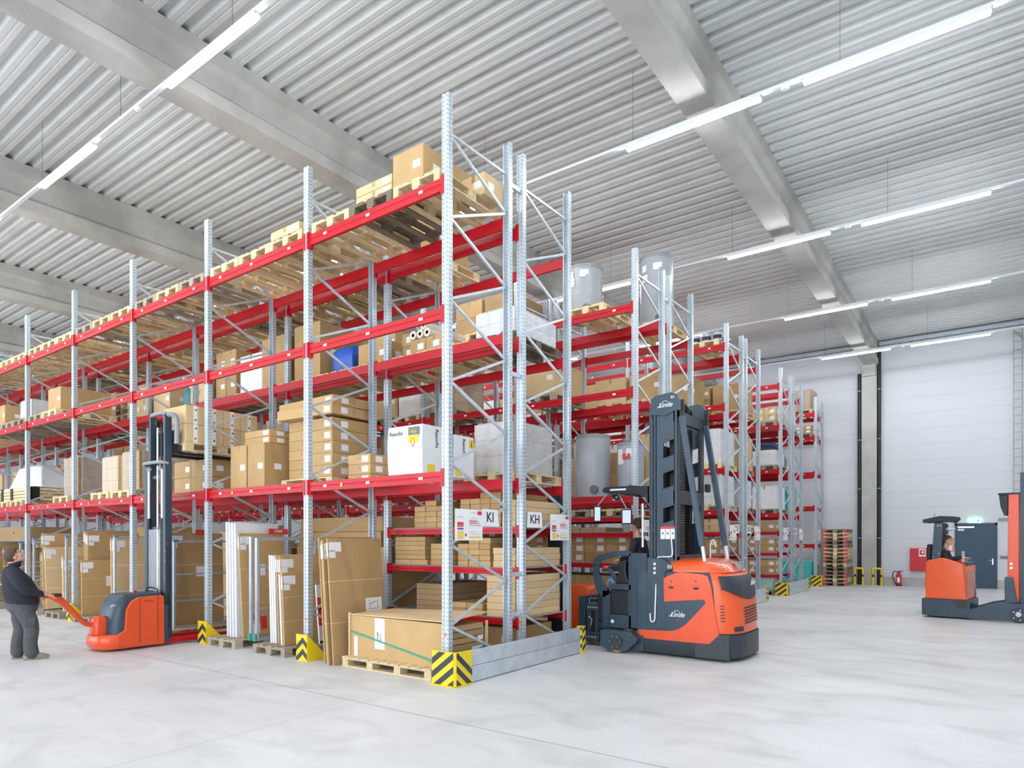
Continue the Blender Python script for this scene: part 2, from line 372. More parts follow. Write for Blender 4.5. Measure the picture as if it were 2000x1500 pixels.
MB().lathe([(.02, 0), (.09, 0), (.095, .03), (.095, .42), (.07, .49), (.03, .52)], n=20).build('cylinder', 'hosered', f, smooth=40)
MB().lathe([(.098, 0), (.098, .06)], n=20).build('base_ring', 'black', f)
MB().box(-.05, -.03, .52, .05, .03, .57).box(0, -.015, .57, .15, .015, .6).build('valve', 'black', f)
MB().tube([(-.03, 0, .55), (-.14, 0, .58), (-.21, 0, .45), (-.17, 0, .22), (-.09, 0, .06)], .018, 8, sub=5).build('hose', 'black', f)
MB().box(-.05, -.1, .15, .05, -.092, .34).build('paper_label', 'paper', f)
o = MB().box(-1.42, YB-.03, 1.4, -1.15, YB-.005, 1.86).build('framed_notice', 'paper'); tag(o, 'orange framed white notice on wall left of the blue door', 'notice')
MB().box(-1.44, YB-.036, 1.38, -1.40, YB-.004, 1.88).box(-1.17, YB-.036, 1.38, -1.13, YB-.004, 1.88).box(-1.4, YB-.036, 1.84, -1.17, YB-.004, 1.88).box(-1.4, YB-.036, 1.38, -1.17, YB-.004, 1.42).build('frame', 'orange', o)
s = empty('light_switch_row', (.45, YB, 1.18), label='row of grey wall switches right of the blue door', cat='switch')
MB().box(-.15, -.04, -.05, .15, 0, .05).build('switch_plate', 'grey', s)
for k in range(3): MB().box(-.13+k*.09, -.05, -.03, -.06+k*.09, -.04, .03).build('switch_rocker', 'greymid', s)
def pipe(x, z1, where):
    p = empty('drain_pipe', (x, YB-.28, 0), label='black vertical rainwater pipe %s the concrete wall column' % where, cat='pipe')
    MB().tube([(0, 0, 0), (0, 0, z1)], .072, 14).build('pipe_body', 'navydark', p, smooth=40)
    for z in (1.9, 3.9, 5.9, 7.9): MB().lathe([(.078, -.012), (.078, .012)], (0, 0, z), 14).build('clamp', 'steel', p)
    MB().tube([(0, 0, 1.15), (0, -.12, 1.15)], .05, 10).build('inspection_cap', 'navydark', p)
pipe(-4.33, 8.6, 'left of'); pipe(-3.62, 9.5, 'right of')
def hoop(x0, x1, nm):
    g = empty('safety_hoop', (x0, YB-.62, 0), label='yellow hoop barrier with black bands protecting the %s wall pipe' % nm, cat='barrier')
    w = x1-x0
    MB().tube([(0, 0, 0), (0, 0, .6), (.05, 0, .67), (w-.05, 0, .67), (w, 0, .6), (w, 0, 0)], .042, 10, sub=3).build('hoop_tube', 'yellow', g, smooth=50)
    for x in (0, w): MB().tube([(x, 0, .34), (x, 0, .43)], .045, 10).build('black_band', 'black', g)
hoop(-4.45, -4.16, 'left'); hoop(-3.80, -3.5, 'right')
l = empty('wall_ladder', (.82, YB-.2, 3.5), label='steel cable ladder rising up the white wall at the right', cat='cable ladder')
MB().box(-.14, -.02, 0, -.11, .02, 6.0).box(.11, -.02, 0, .14, .02, 6.0).build('rail', 'grey', l)
for k in range(20): MB().box(-.11, -.012, .15+k*.3, .11, .012, .17+k*.3).build('rung', 'grey', l)
MB().tube([(.2, 0, 0), (.2, 0, 5.2), (.16, 0, 5.6), (-.1, 0, 5.95)], .025, 8, sub=3).build('cable', 'woodgrey', l)

# ------------------------------------------------------------------ pallet racks
XE = -5.56; PITCH = 2.8; DEP = 1.29; HT = 7.45
def upright_mesh():
    b = MB(); w, d = .055, .04
    sec = [(-w, -d), (-.024, -d), (-.018, -d+.012), (.018, -d+.012), (.024, -d), (w, -d), (w, d), (w-.012, d), (w-.012, d-.006), (w-.004, d-.006), (w-.004, -d+.016), (-w+.004, -d+.016), (-w+.004, d-.006), (-w+.012, d-.006), (-w+.012, d), (-w, d)]
    b.prism(sec, 'z', .006, HT); me = b.mesh('upright', 'perf'); return me
UM = upright_mesh()
FM = MB().box(-.075, -.065, 0, .075, .065, .008).mesh('foot_plate', 'galv')
def brace_mesh():
    b = MB(); zs = [.2, .72, 1.24, 1.76, 2.28, 2.8, 3.32, 3.84, 4.36, 4.88, 5.40, 5.92, 6.44, 6.96]
    for i in range(len(zs)-1):
        y0, y1 = (DEP-.045, .045) if i % 2 == 0 else (.045, DEP-.045)
        b.bar((0, y0, zs[i]), (0, y1, zs[i+1]), .028, .034)
    b.bar((0, .045, 6.98), (0, DEP-.045, 7.0), .028, .034)
    b.bar((0, .045, .2), (0, DEP-.045, .2), .028, .034)
    return b.mesh('bracing', 'galv')
BRM = brace_mesh()
def beam_mesh(h, d=.05):
    L_ = PITCH-.112; b = MB(); s = d/2
    sec = [(-s, 0), (-s, -h*.42), (-s+.007, -h*.47), (-s+.007, -h*.53), (-s, -h*.58), (-s, -h), (s, -h), (s, 0)]
    b.prism(sec, 'x', -L_/2+.03, L_/2-.03)
    for q in (-1, 1):
        b.box(q*(L_/2-.036), -s-.004, -h-.055, q*(L_/2-.001), s, .035)
        b.box(q*(L_/2-.002), -s-.022, -h-.055, q*(L_/2+.034), -s-.001, .035)
    return b.mesh('beam', 'red')
BM = {.14: beam_mesh(.14), .16: beam_mesh(.16), .09: beam_mesh(.09, .04)}
STM = MB().box(-1.0, -.032, -.09, -.93, -.026, -.055).box(-.08, -.032, -.09, -.01, -.026, -.055).box(.93, -.032, -.09, 1.0, -.026, -.055).mesh('location_label', 'paper')
STY = MB().box(-.62, -.032, -.10, -.58, -.026, -.05).mesh('load_label', 'signyellow')
STK = MB().box(-.022, -.0425, -.02, .022, -.0405, .02).mesh('height_sticker', 'signorange')
def rack(y, nb, levels, label, low=None, group='rows of pallet racking', flip=False, stick=True):
    r = empty('pallet_rack', (XE, y, 0), label=label, cat='pallet rack', group=group)
    for i in range(nb+1):
        f = empty('upright_frame', (-PITCH*i, 0, 0)); f.parent = r
        inst('upright', UM, (0,0,0), f); u = inst('upright', UM, (0, DEP, 0), f, rz=PI)
        inst('bracing', BRM, (0,0,0), f)
        for yy in (0, DEP): inst('foot_plate', FM, (0, yy, 0), f)
        if y in (Y1, Y1+1.63, Y2): inst('height_sticker', STK, (0, 0, .62), f)
    for i in range(nb):
        xc = -PITCH*(i+.5)
        for z in levels:
            h = .16 if z > 6 else .14
            for k in (0, 1):
                bm = inst('beam', BM[h], (xc, k*DEP, z-.003), r, rz=k*PI)
                if k == (1 if flip else 0) and stick and i < 7:
                    inst('location_label', STM, (0,0,0), bm)
                    if z < 4: inst('load_label', STY, (0,0,0), bm)
        if low and i < low[1]:
            for z in low[0]:
                for k in (0, 1): inst('beam', BM[.09], (xc, k*DEP, z-.012), r, rz=k*PI)
                MB().box(xc-1.33, .03, z-.01, xc+1.33, DEP-.03, z+.006).build('shelf_board', 'grey', r)
    return r
Y1, Y2, Y3, Y4, Y5 = 6.28, 11.73, 17.17, 22.66, 28.03
A, B_, C_ = 2.69, 4.76, 6.41
KI = (Y1, 'KI rack'); KH = (Y1+1.63, 'KH rack')
rack(Y1, 10, [A, B_, C_], 'front pallet rack row with KI sign, red beams and galvanised uprights')
rack(Y1+1.63, 11, [A, B_, C_], 'pallet rack row with KH sign, standing back to back behind the KI row', low=([.65, 1.40, 2.01], 1), flip=True)
rack(Y2, 9, [A, B_, C_], 'front row of second rack block, carrying grey tanks behind orange turret truck', low=([1.36, 1.97, 2.28], 2))
rack(Y2+1.63, 9, [A, B_, C_], 'rear row of second rack block, behind the turret truck mast', flip=True)
rack(Y3, 6, [2.6, 3.7, 5.36, 6.94], 'front row of third rack block from the camera', low=([1.4, 2.03], 2))
rack(Y3+1.63, 6, [2.6, 3.7, 5.36, 6.94], 'rear row of third rack block from the camera', low=([1.4, 2.03], 1), flip=True)
rack(Y4, 4, [2.7, 4.15, 5.6, 6.94], 'front row of fourth rack block from the camera', low=([.68, 1.4, 2.1], 1))
rack(Y4+1.63, 4, [2.7, 4.15, 5.6, 6.94], 'rear row of fourth rack block from the camera', flip=True)
rack(Y5, 3, [1.65, 3.15, 4.5, 5.9, 6.85], 'single last rack row standing nearest the white back wall')
# spacers between back-to-back rows
sp = MB().box(-.02, 0, -.03, .02, .25, .03).mesh('row_spacer', 'galv')
for Y, nm in ((Y1, 'KI and KH racks'), (Y2, 'two rows of second rack block'), (Y3, 'two rows of third rack block'), (Y4, 'two rows of fourth rack block')):
    for z, w in ((.75, 'lowest'), (1.32, 'low'), (4.2, 'middle'), (6.9, 'top')):
        inst('row_spacer', sp, (XE, Y+DEP+.045, z), label='short galvanised tie, %s one at the end, joining %s' % (w, nm), cat='rack tie', group='ties between rack rows')

# ------------------------------------------------------------------ end guards, barrier boards and signs
def bands(b, x0, x1, z0, z1, slope, offs, t, mk):
    """diagonal bands clipped to a plate; offs = band heights at x0"""
    for o in offs:
        P = [(x0, z0), (x1, z0), (x1, z1), (x0, z1)]
        for sg, c_ in ((1, o), (-1, o+t)):      # keep sg*(z - (c_ + slope*(x-x0))) >= 0
            Q = []
            for k in range(len(P)):
                p, q = P[k], P[(k+1) % len(P)]; f = [sg*(r[1]-(c_+slope*(r[0]-x0))) for r in (p, q)]
                if f[0] >= 0: Q.append(p)
                if f[0]*f[1] < 0: s_ = f[0]/(f[0]-f[1]); Q.append((p[0]+(q[0]-p[0])*s_, p[1]+(q[1]-p[1])*s_))
            P = Q
            if len(P) < 3: break
        if len(P) >= 3: mk(b, P)
def corner_guard(yc, where, sc=1):
    g = empty('corner_guard', (XE, yc, 0), label='yellow and black corner guard %s' % where, cat='corner guard', group='yellow and black corner guards')
    MB().prism([(-.135, -.14), (.22, -.14), (.25, -.11), (.25, .19), (.235, .19), (.235, -.10), (.215, -.125), (-.135, -.125)], 'z', 0, .43).box(-.15, -.17, 0, .27, -.125, .008).box(.235, -.15, 0, .28, .19, .008).build('guard_plate', 'yellow', g, bevel=.002)
    b = MB(); bands(b, -.132, .222, .015, .42, .75, [-.26, -.09, .08, .25], .085, lambda b, P: b.prism(P, 'y', -.1425, -.1405))
    bands(b, -.112, .187, .015, .42, -.85, [-.26+.275, -.09+.275, .08+.275], .085, lambda b, P: b.prism(P, 'x', .2505, .2525)); b.build('black_chevrons', 'charcoal', g)
    b = MB()
    for z in (.08, .2, .32): b.lathe([(.008, 0), (.008, .006)], (.2525, .15, z), 8, 'x')
    b.build('bolt', 'chrome', g)
corner_guard(Y1, 'at the foot of the nearest corner upright of KI rack')
corner_guard(Y2, 'at the end of the second rack block behind the truck')
corner_guard(Y3, 'at the end of the third rack block')
corner_guard(Y4, 'at the end of the fourth rack block')
corner_guard(Y5, 'beside the pallet stack at the last rack row')
def end_strip(yc, where):
    g = empty('end_guard', (XE, yc, 0), label='narrow yellow striped guard %s' % where, cat='end guard', group='narrow striped end guards')
    MB().box(.16, .02, 0, .27, .13, .43).build('guard_plate', 'yellow', g, bevel=.004)
    b = MB()
    for z in (.03, .17, .31): b.prism([(.02, z), (.13, z+.07), (.13, min(z+.13, .425)), (.02, z+.06)], 'x', .2705, .272); b.prism([(.16, z), (.27, z+.07), (.27, min(z+.13, .425)), (.16, z+.06)], 'y', .018, .0198)
    b.build('black_stripes', 'charcoal', g)
for y, w in ((Y1+2.92, 'at the foot of the KH rack, beside the turret truck'), (Y2+2.92, 'at the far end of the second block barrier'), (Y3+2.92, 'at the far end of the third block barrier'), (Y4+2.92, 'at the far end of the fourth block barrier')): end_strip(y, w)
for Y, w in ((Y1, 'nearest rack end under the KI sign'), (Y2, 'second rack block end behind turret truck'), (Y3, 'third rack block'), (Y4, 'fourth rack block')):
    g = empty('barrier_board', (XE, Y, 0), label='galvanised kick barrier boards at the %s' % w, cat='barrier', group='galvanised rack end barriers')
    for z in (.012, .215): MB().prism([(.20, z), (.235, z), (.24, z+.01), (.24, z+.185), (.235, z+.198), (.20, z+.198)], 'y', .20, 2.935).build('board', 'galv', g)
def upright_guard(i, where):
    g = empty('upright_guard', (XE-PITCH*i, Y1-.10, 0), label='yellow chevron wedge guard at the %s' % where, cat='upright guard', group='wedge guards along the KI rack front')
    MB().box(-.13, -.02, 0, .13, -.005, .40).add([(.115, -.005, 0), (.13, -.005, 0), (.13, .40, 0), (.115, .40, 0), (.115, -.005, .40), (.13, -.005, .40), (.13, .34, .05), (.115, .34, .05)], [(0,3,2,1),(4,5,6,7),(0,1,5,4),(1,2,6,5),(2,3,7,6),(3,0,4,7)]).add([(-.115, -.005, 0), (-.13, -.005, 0), (-.13, .40, 0), (-.115, .40, 0), (-.115, -.005, .40), (-.13, -.005, .40), (-.13, .34, .05), (-.115, .34, .05)], [(0,1,2,3),(7,6,5,4),(0,4,5,1),(1,5,6,2),(2,6,7,3),(3,7,4,0)]).build('guard_plate', 'yellow', g, bevel=.003)
    b = MB(); mk = lambda b, P: b.prism(P, 'y', -.023, -.0205)
    bands(b, -.128, .03, .01, .39, .85, [-.20, -.03, .14], .085, mk); bands(b, .03, .128, .01, .39, -.85, [-.20+.134, -.03+.134, .14+.134], .085, mk); b.build('black_chevrons', 'charcoal', g)
for i in range(1, 7): upright_guard(i, 'foot of the %s upright beyond the KI corner' % ORD[i-1])

def info_board(Y, y0, y1, where):
    g = empty('information_board', (XE+.075, (y0+y1)/2, 1.81), label='white safety information board %s' % where, cat='information board', group='information boards on rack ends')
    w = (y1-y0)/2; MB().box(-.006, -w, 0, 0, w, .405).build('board_panel', 'paper', g)
    x0 = .0005; x1 = .003
    def pl(nm, m, *R):
        b = MB()
        for a, c, z0, z1 in R: b.box(x0, a*w, z0, x1, c*w, z1)
        b.build(nm, m, g)
    pl('red_logo', 'signred', (.62, .93, .335, .385), (-.85, -.42, .195, .235), (-.85, -.42, .175, .19))
    pl('blue_field', 'signblue', (-.85, -.42, .14, .16))
    pl('yellow_field', 'signyellow', (-.85, -.42, .02, .12), (.0, .82, .03, .055))
    R = [(.02+.13*i, .10+.13*i, z, z+.012) for i in range(5) for z in (.215, .235, .25)]
    pl('red_print', 'signred', *R)
    R = [(.0, .85, .193, .199), (.1, .6, .285, .288), (.15, .6, .36, .363), (-.85, -.4, .30, .303), (.0, .55, .11, .113), (.0, .8, .08, .083), (.72, .78, .215, .222), (.72, .78, .24, .247)]
    pl('print_lines', 'greymid', *R)
    MB().lathe([(.02, .001), (.02, .003)], (0, -.25*w, .07), 14, 'x').build('round_symbol', 'signred', g)
def row_plate(y0, y1, s, where, tilt=0):
    g = empty('row_sign', (XE+.018, (y0+y1)/2, 2.0), label='white row sign reading %s %s' % (s, where), cat='sign', group='row signs on rack ends')
    w = (y1-y0)/2
    MB().prism([(-w-.01, 0), (w+.02, 0), (w-.01, .235), (-w+.01, .235)], 'x', -.004, 0).build('sign_plate', 'paper', g)
    text('lettering', s, .19, (.002, 0, .12), RX, 'ink', g, bold=.002)
info_board(Y1, 6.345, 6.90, 'beside the KI sign'); info_board(Y1, 8.585, 9.135, 'beside the KH sign')
row_plate(6.96, 7.32, 'KI', 'on the nearest rack end'); row_plate(8.04, 8.43, 'KH', 'on the nearest rack end')
for Y, a, c, n in ((Y2, 'KG', 'KF', 'second'), (Y3, 'KE', 'KD', 'third'), (Y4, 'KC', 'KB', 'fourth')):
    info_board(Y, Y+.07, Y+.62, 'at the front corner of the %s rack block' % n); info_board(Y, Y+2.3, Y+2.86, 'at the rear corner of the %s rack block' % n)
    row_plate(Y+.68, Y+1.04, a, 'on the %s rack block end' % n); row_plate(Y+1.76, Y+2.15, c, 'on the %s rack block end' % n)
info_board(Y5, Y5+.1, Y5+.65, 'on the last rack row above the pallet stack')

# ------------------------------------------------------------------ pallets and loads
PW, PD, PH = .84, 1.34, .15
def pallet_mesh(m, seed=0, red=False):
    rr = random.Random(seed); b = MB(); w, d = PW/2, PD/2
    for x, ww in ((-w+.075, .15), (-.2, .105), (0, .15), (.2, .105), (w-.075, .15)): b.box(x-ww/2, -d+rr.uniform(0, .006), .128, x+ww/2, d-rr.uniform(0, .006), .148)
    for y in (-d+.075, 0, d-.075): b.box(-w, y-.072, .104, w, y+.072, .128)
    for x in (-w+.05, 0, w-.05):
        for y, l in ((-d+.075, .145), (0, .145), (d-.075, .145)): b.box(x-.05-(.02 if x == 0 else 0), y-l/2, .022, x+.05+(.02 if x == 0 else 0), y+l/2, .104)
        b.box(x-.05, -d, 0, x+.05, d, .022)
    return b.mesh('pallet', m)
PMS = {'wood': pallet_mesh('wood', 1), 'woodold': pallet_mesh('woodold', 2), 'woodgrey': pallet_mesh('woodgrey', 3)}
def pallet(x, y, z, ctx, m='wood', rz=0, adj=None, group=None):
    adj = adj or {'wood': 'pale wooden', 'woodold': 'dark weathered', 'woodgrey': 'grey weathered'}[m]
    return inst('wooden_pallet', PMS[m], (x, y, z), rz=rz, label='%s pallet %s' % (adj, ctx), cat='pallet', group=group or 'wooden pallets')
CM = {}
def cmesh(w, d, h, m):
    k = (round(w, 2), round(d, 2), round(h, 2), m)
    if k not in CM:
        e = .004; b = MB(); x, y = w/2-e, d/2-e
        rg = []
        for zz, ee in ((0, e), (e, 0), (h-e, 0), (h, e)):
            rg.append([(-w/2+ee, -d/2+ee, zz), (w/2-ee, -d/2+ee, zz), (w/2-ee, d/2-ee, zz), (-w/2+ee, d/2-ee, zz)])
        b.rings(rg); me = b.mesh('carton', m)
        t = MB(); q = .03
        if w > d: t.box(-w/2-.001, -q, h-.1, w/2+.001, q, h+.001) if h > .14 else t.box(-w/2-.001, -q, h-.04, w/2+.001, q, h+.001)
        else: t.box(-q, -d/2-.001, h-min(.1, h*.6), q, d/2+.001, h+.001)
        s = min(.14, w*.4); s2 = min(.1, h*.6)
        l = MB().box(w/2-.05-s, -d/2-.002, h*.5-s2/2, w/2-.05, -d/2, h*.5+s2/2)
        l.box(w/2, -d*.3, h*.5-s2/2, w/2+.002, -d*.3+min(.14, d*.3), h*.5+s2/2)
        CM[k] = (me, t.mesh('packing_tape', 'tape'), l.mesh('paper_label', 'paper'))
    return CM[k]
NC = [0]
def carton(x, y, z, w, d, h, ctx, m='card', rz=0, parts=2, adj=None, group='brown cartons on the racks'):
    me, t, l = cmesh(w, d, h, m); NC[0] += 1
    adj = adj or {'card': 'brown', 'cardpale': 'pale brown', 'carddark': 'dark brown', 'foam': 'white', 'white': 'white'}[m]
    o = inst('carton', me, (x, y, z), rz=rz, label='%s carton %s' % (adj, ctx), cat='carton', group=group)
    if parts > 0: inst('packing_tape', t, (0,0,0), o)
    if parts > 1: inst('paper_label', l, (0,0,0), o)
    return o
LAY = [['only layer'], ['lower', 'upper'], ['bottom', 'middle', 'top']]
def lay(i, n):
    if n == 1: return ''
    if n == 2: return ('lower', 'upper')[i]
    if n == 3: return ('bottom', 'middle', 'top')[i]
    return 'top' if i == n-1 else ('bottom' if i == 0 else ORD[i]+' up')
def col(i, n):
    if n == 1: return ''
    if n == 2: return ('left', 'right')[i]
    if n == 3: return ('left', 'centre', 'right')[i]
    return 'leftmost' if i == 0 else ('rightmost' if i == n-1 else ORD[i]+' from left')
def pile(x0, x1, y0, y1, z, nx, nz, h, ctx, m='card', parts=2, jit=.004, adj=None, drop=0, group='brown cartons on the racks', miss=()):
    w = (x1-x0)/nx
    for k in range(nz):
        for i in range(nx):
            if (i, k) in miss or (k == nz-1 and i < drop): continue
            word = ', '.join([q for q in (lay(k, nz), col(i, nx)) if q])
            dd = y1-y0
            carton(x0+w*(i+.5)+random.uniform(-jit, jit), (y0+y1)/2+random.uniform(-jit, jit), z+k*h, w-.012, dd, h-.003, (word+', ' if word else '')+ctx, m, 0, parts, adj, group)
FILM = {}
def wrapped(x0, x1, y0, y1, z, h, ctx, m='card', film='film', desc='film-wrapped brown carton load', cat='wrapped load', group='film-wrapped loads'):
    w, d = x1-x0, y1-y0; k = (round(w, 2), round(d, 2), round(h, 2), m, film)
    if k not in FILM:
        b = MB(); rr = random.Random(int(h*100)); nx, nz, ny = 3, max(2, int(h/.2)), 2
        for i in range(nx):
            for q in range(nz):
                for j in range(ny):
                    g = .004; o = rr.uniform(0, .008)
                    b.box(-w/2+.02+(w-.04)*i/nx+g, -d/2+.02+(d-.04)*j/ny+g-o*0, h*q/nz+.002, -w/2+.02+(w-.04)*(i+1)/nx-g, -d/2+.02+(d-.04)*(j+1)/ny-g+o*0, h*(q+1)/nz-.004)
        f = MB(); n = 28; rg = []
        for zz, e in [(.001, .03), (.02, .015), (h*.25, 0), (h*.5, .008), (h*.75, .002), (h-.02, .006), (h+.01, .03)]:
            r_ = []
            for q in range(n):
                a = 2*PI*q/n; c_, s_ = math.cos(a), math.sin(a); kk = 1/max(abs(c_), abs(s_))
                kk = min(kk, 1.36); r_.append(((w/2-e*.5)*c_*kk+rr.uniform(-.006, .006), (d/2-e*.5)*s_*kk+rr.uniform(-.006, .006), zz))
            rg.append(r_)
        f.rings(rg); FILM[k] = (b.mesh('carton_block', m), f.mesh('stretch_film', film))
    g = empty('wrapped_load', ((x0+x1)/2, (y0+y1)/2, z), label='%s %s' % (desc, ctx), cat=cat, group=group)
    inst('carton_block', FILM[k][0], (0,0,0), g); inst('stretch_film', FILM[k][1], (0,0,0), g)
    return g
def tank(x, y, z, r, h, ctx, lab=True, red=False):
    g = empty('insulated_tank', (x, y, z), label='grey film-wrapped insulated tank %s' % ctx, cat='tank', group='grey insulated tanks')
    MB().lathe([(r*.96, 0), (r, .03), (r, h-.06), (r*.97, h-.02), (r*.8, h)], n=32).build('tank_body', 'tank', g, smooth=40)
    MB().lathe([(r*1.012, h-.09), (r*1.015, h-.01), (r*.9, h+.006)], n=32).build('lid_rim', 'greymid', g, smooth=40)
    MB().lathe([(r*1.03, .02), (r*1.02, h*.4), (r*1.015, h*.8), (r*1.03, h-.02), (r*.6, h+.03), (r*.05, h+.05)], n=32).build('stretch_film', 'film', g, smooth=50)
    b = MB(); c = []
    if lab:
        for a, z0, s in ((-1.95, h*.80, .13), (-1.2, h*.80, .14), (-1.9, h*.66, .15), (-1.0, h*.82, .1)):
            c = (math.cos(a)*(r*1.035), math.sin(a)*(r*1.035)); t = Vector((-math.sin(a), math.cos(a), 0))
            p = Vector((c[0], c[1], z0)); q = t*s/2
            b.add([p-q-Vector((0,0,s*.55)), p+q-Vector((0,0,s*.55)), p+q+Vector((0,0,s*.55)), p-q+Vector((0,0,s*.55))], [(0,1,2,3)])
        o = b.build('paper_label', 'paper', g); o.modifiers.new('s', 'SOLIDIFY').thickness = .003
    if red:
        b = MB(); a = -1.45
        p = Vector((math.cos(a)*r*1.05, math.sin(a)*r*1.05, h*.72)); q = Vector((-math.sin(a), math.cos(a), 0))*.08
        b.add([p-q-Vector((0,0,.06)), p+q-Vector((0,0,.06)), p+q+Vector((0,0,.06)), p-q+Vector((0,0,.06))], [(0,1,2,3)])
        o = b.build('warning_label', 'signred', g); o.modifiers.new('s', 'SOLIDIFY').thickness = .004
    MB().lathe([(.09, -.03), (.09, .03), (.06, .04)], (r*.55, -r*.9, .16), 14, 'y').build('flange', 'greymid', g, smooth=40)
    return g
def crate(x0, x1, y0, y1, z, h, ctx, m='teal', word='teal'):
    w, d = x1-x0, y1-y0; g = empty('plastic_crate', ((x0+x1)/2, (y0+y1)/2, z), label='%s plastic box %s' % (word, ctx), cat='plastic box', group='plastic boxes on the far racks')
    b = MB(); e = .03
    rg = [[(-w/2+e, -d/2+e, 0), (w/2-e, -d/2+e, 0), (w/2-e, d/2-e, 0), (-w/2+e, d/2-e, 0)], [(-w/2, -d/2, h-.06), (w/2, -d/2, h-.06), (w/2, d/2, h-.06), (-w/2, d/2, h-.06)]]
    b.rings(rg).build('crate_body', m, g)
    MB().box(-w/2-.02, -d/2-.02, h-.06, w/2+.02, d/2+.02, h).build('rim', m, g, bevel=.01)
    return g
LV = {0: 'on the floor', A: 'first beams', B_: 'second beams', C_: 'top beams'}
def ctxs(bay, lev, rk, slot=None):
    return '%s%s bay, %s, %s' % (slot+' slot, ' if slot else '', ORD[bay], lev, rk)
SL = ['right', 'centre', 'left']
def sx(bay, s): return XE-PITCH*bay-.54-.86*s      # slot centre
def yc(Y): return Y+DEP/2
LMAT = {'first beams': 2, 'second beams': 1, 'top beams': 1}

# --- KI rack, top beams: a pallet in every place
for bay in range(10):
    for s in range(3):
        m = 'woodold' if (bay, s) == (0, 1) else random.choice(['wood', 'wood', 'wood', 'woodgrey'])
        if bay > 7 and s: continue
        pallet(sx(bay, s)+random.uniform(-.01, .01), yc(Y1), C_, ctxs(bay, 'top beams', 'KI rack', SL[s]), m, group='pallets on the KI rack top beams')
z = C_+PH
carton(-6.30, 6.80, z, .56, .95, .47, 'in clear film, alone on the topmost right pallet of the KI rack', 'card', group='cartons on KI top beams')
for i in range(2):
    o = carton(sx(0, 1), 6.72, z+i*.13, .72, .8, .125, '%s of two, on dark pallet on KI rack top beams' % ('lower', 'upper')[i], 'cardpale', adj='flat pale printed', group='cartons on KI top beams')
    text('lettering', 'ROTEX', .07, (.362, -.1, .06), RX, 'ink', o)
carton(-5.80, 7.3, z, .40, .42, .3, 'standing at the back of the topmost right pallet, KI rack', 'cardpale', group='cartons on KI top beams')
carton(sx(1, 0), 6.75, z, .72, 1.0, .13, 'lying flat on the pallet left of the second upright, KI top beams', 'cardpale', adj='flat cream', group='cartons on KI top beams')
# --- KI first beams
for i, (a, c, y0, y1, h, tx) in enumerate([(-6.75, -6.1, 6.40, 6.98, .66, 'nearer'), (-6.72, -6.1, 7.05, 7.47, .6, 'farther')]):
    g = empty('white_box', ((a+c)/2, (y0+y1)/2, A+.012), label='%s white printed box with yellow corner tags on KI first beams' % tx, cat='box', group='white printed boxes')
    w, d = c-a, y1-y0
    o = MB(); rg = []
    for zz, b_ in ((0, .0), (h*.3, .012), (h*.6, .02), (h, 0)):
        rg.append([(-w/2-b_*.2, -d/2-b_, zz), (w/2+b_*.3, -d/2-b_, zz), (w/2+b_*.3, d/2, zz), (-w/2-b_*.2, d/2, zz)])
    o.rings(rg).build('box_body', 'white', g, bevel=.004)
    yy = -d/2-.024
    MB().box(.08, yy, h-.14, .28, yy+.003, h-.03).build('grey_tag', 'greymid', g)
    MB().box(.08, yy, h-.24, .26, yy+.003, h-.14).build('yellow_tag', 'yellow', g)
    MB().tube([(.17, yy-.002, h-.3), (.12, yy-.002, h-.22), (.16, yy-.002, h-.18), (.2, yy-.002, h-.22), (.17, yy-.002, h-.3)], .004, 5, sub=3).build('heart_drawing', 'signred', g)
    text('lettering', 'Raxofix', .085, (-w/2+.17, yy, h-.10), RY, 'ink', g)
    text('lettering', 'Raxofix', .085, (w/2+.008, -.02, h-.17), (0, PI/2, 0), 'ink', g)
    MB().box(w/2+.005, .10, h-.16, w/2+.009, .20, h-.04).box(w/2+.005, -.2, .03, w/2+.009, -.06, .13).build('yellow_tag', 'yellow', g)
    text('lettering', 'viega', .05, (w/2+.0095, .15, h-.10), (0, PI/2, 0), 'ink', g)
    text('lettering', 'viega', .06, (.18, yy-.002, h-.09), RY, 'yellow', g)
pile(-8.24, -7.72, 6.95, 7.5, A, 1, 3, .155, 'small pile beside upright, KI first beams, first bay', group='cartons on KI first beams')
pallet(-9.2, 7.28, A, 'under tall carton pile, KI first beams, second bay', rz=PI/2, group='pallets on the KI first beams')
pile(-9.78, -9.08, 6.95, 7.8, A+PH, 1, 6, .165, 'tall left pile, second bay of KI first beams', group='cartons on KI first beams')
pile(-9.05, -8.5, 6.85, 7.75, A+PH, 1, 5, .19, 'tall right pile, second bay of KI first beams', group='cartons on KI first beams')
carton(-9.16, 7.25, A+PH+.993, 1.35, .95, .16, 'long one lying on the right pile, second bay, KI first beams', 'card', rz=.05, group='cartons on KI first beams')
carton(-9.22, 7.3, A+PH+1.157, 1.5, .85, .15, 'topmost long one, second bay, KI first beams', 'card', rz=-.04, group='cartons on KI first beams')
for a, c, t in ((-10.95, -10.45, 'left'), (-10.42, -9.92, 'right')):
    carton((a+c)/2, 7.05, A, c-a-.01, .95, .78, 'tall, %s of two, second bay, KI first beams' % t, 'card', adj='plain brown', group='cartons on KI first beams')
pile(-10.7, -9.95, 6.7, 7.4, A+.79, 1, 2, .12, 'flat, on tall pair, second bay, KI first beams', adj='flat brown', group='cartons on KI first beams')
pile(-13.0, -11.75, 6.62, 7.4, A, 2, 2, .32, 'third bay, KI first beams, behind stacker mast', group='cartons on KI first beams')
wrapped(-14.9, -14.1, 6.45, 7.55, A+PH, .82, 'right one in fourth bay of KI first beams'); pallet(-14.5, yc(Y1), A, 'under right wrapped load, fourth bay, KI first beams', group='pallets on the KI first beams')
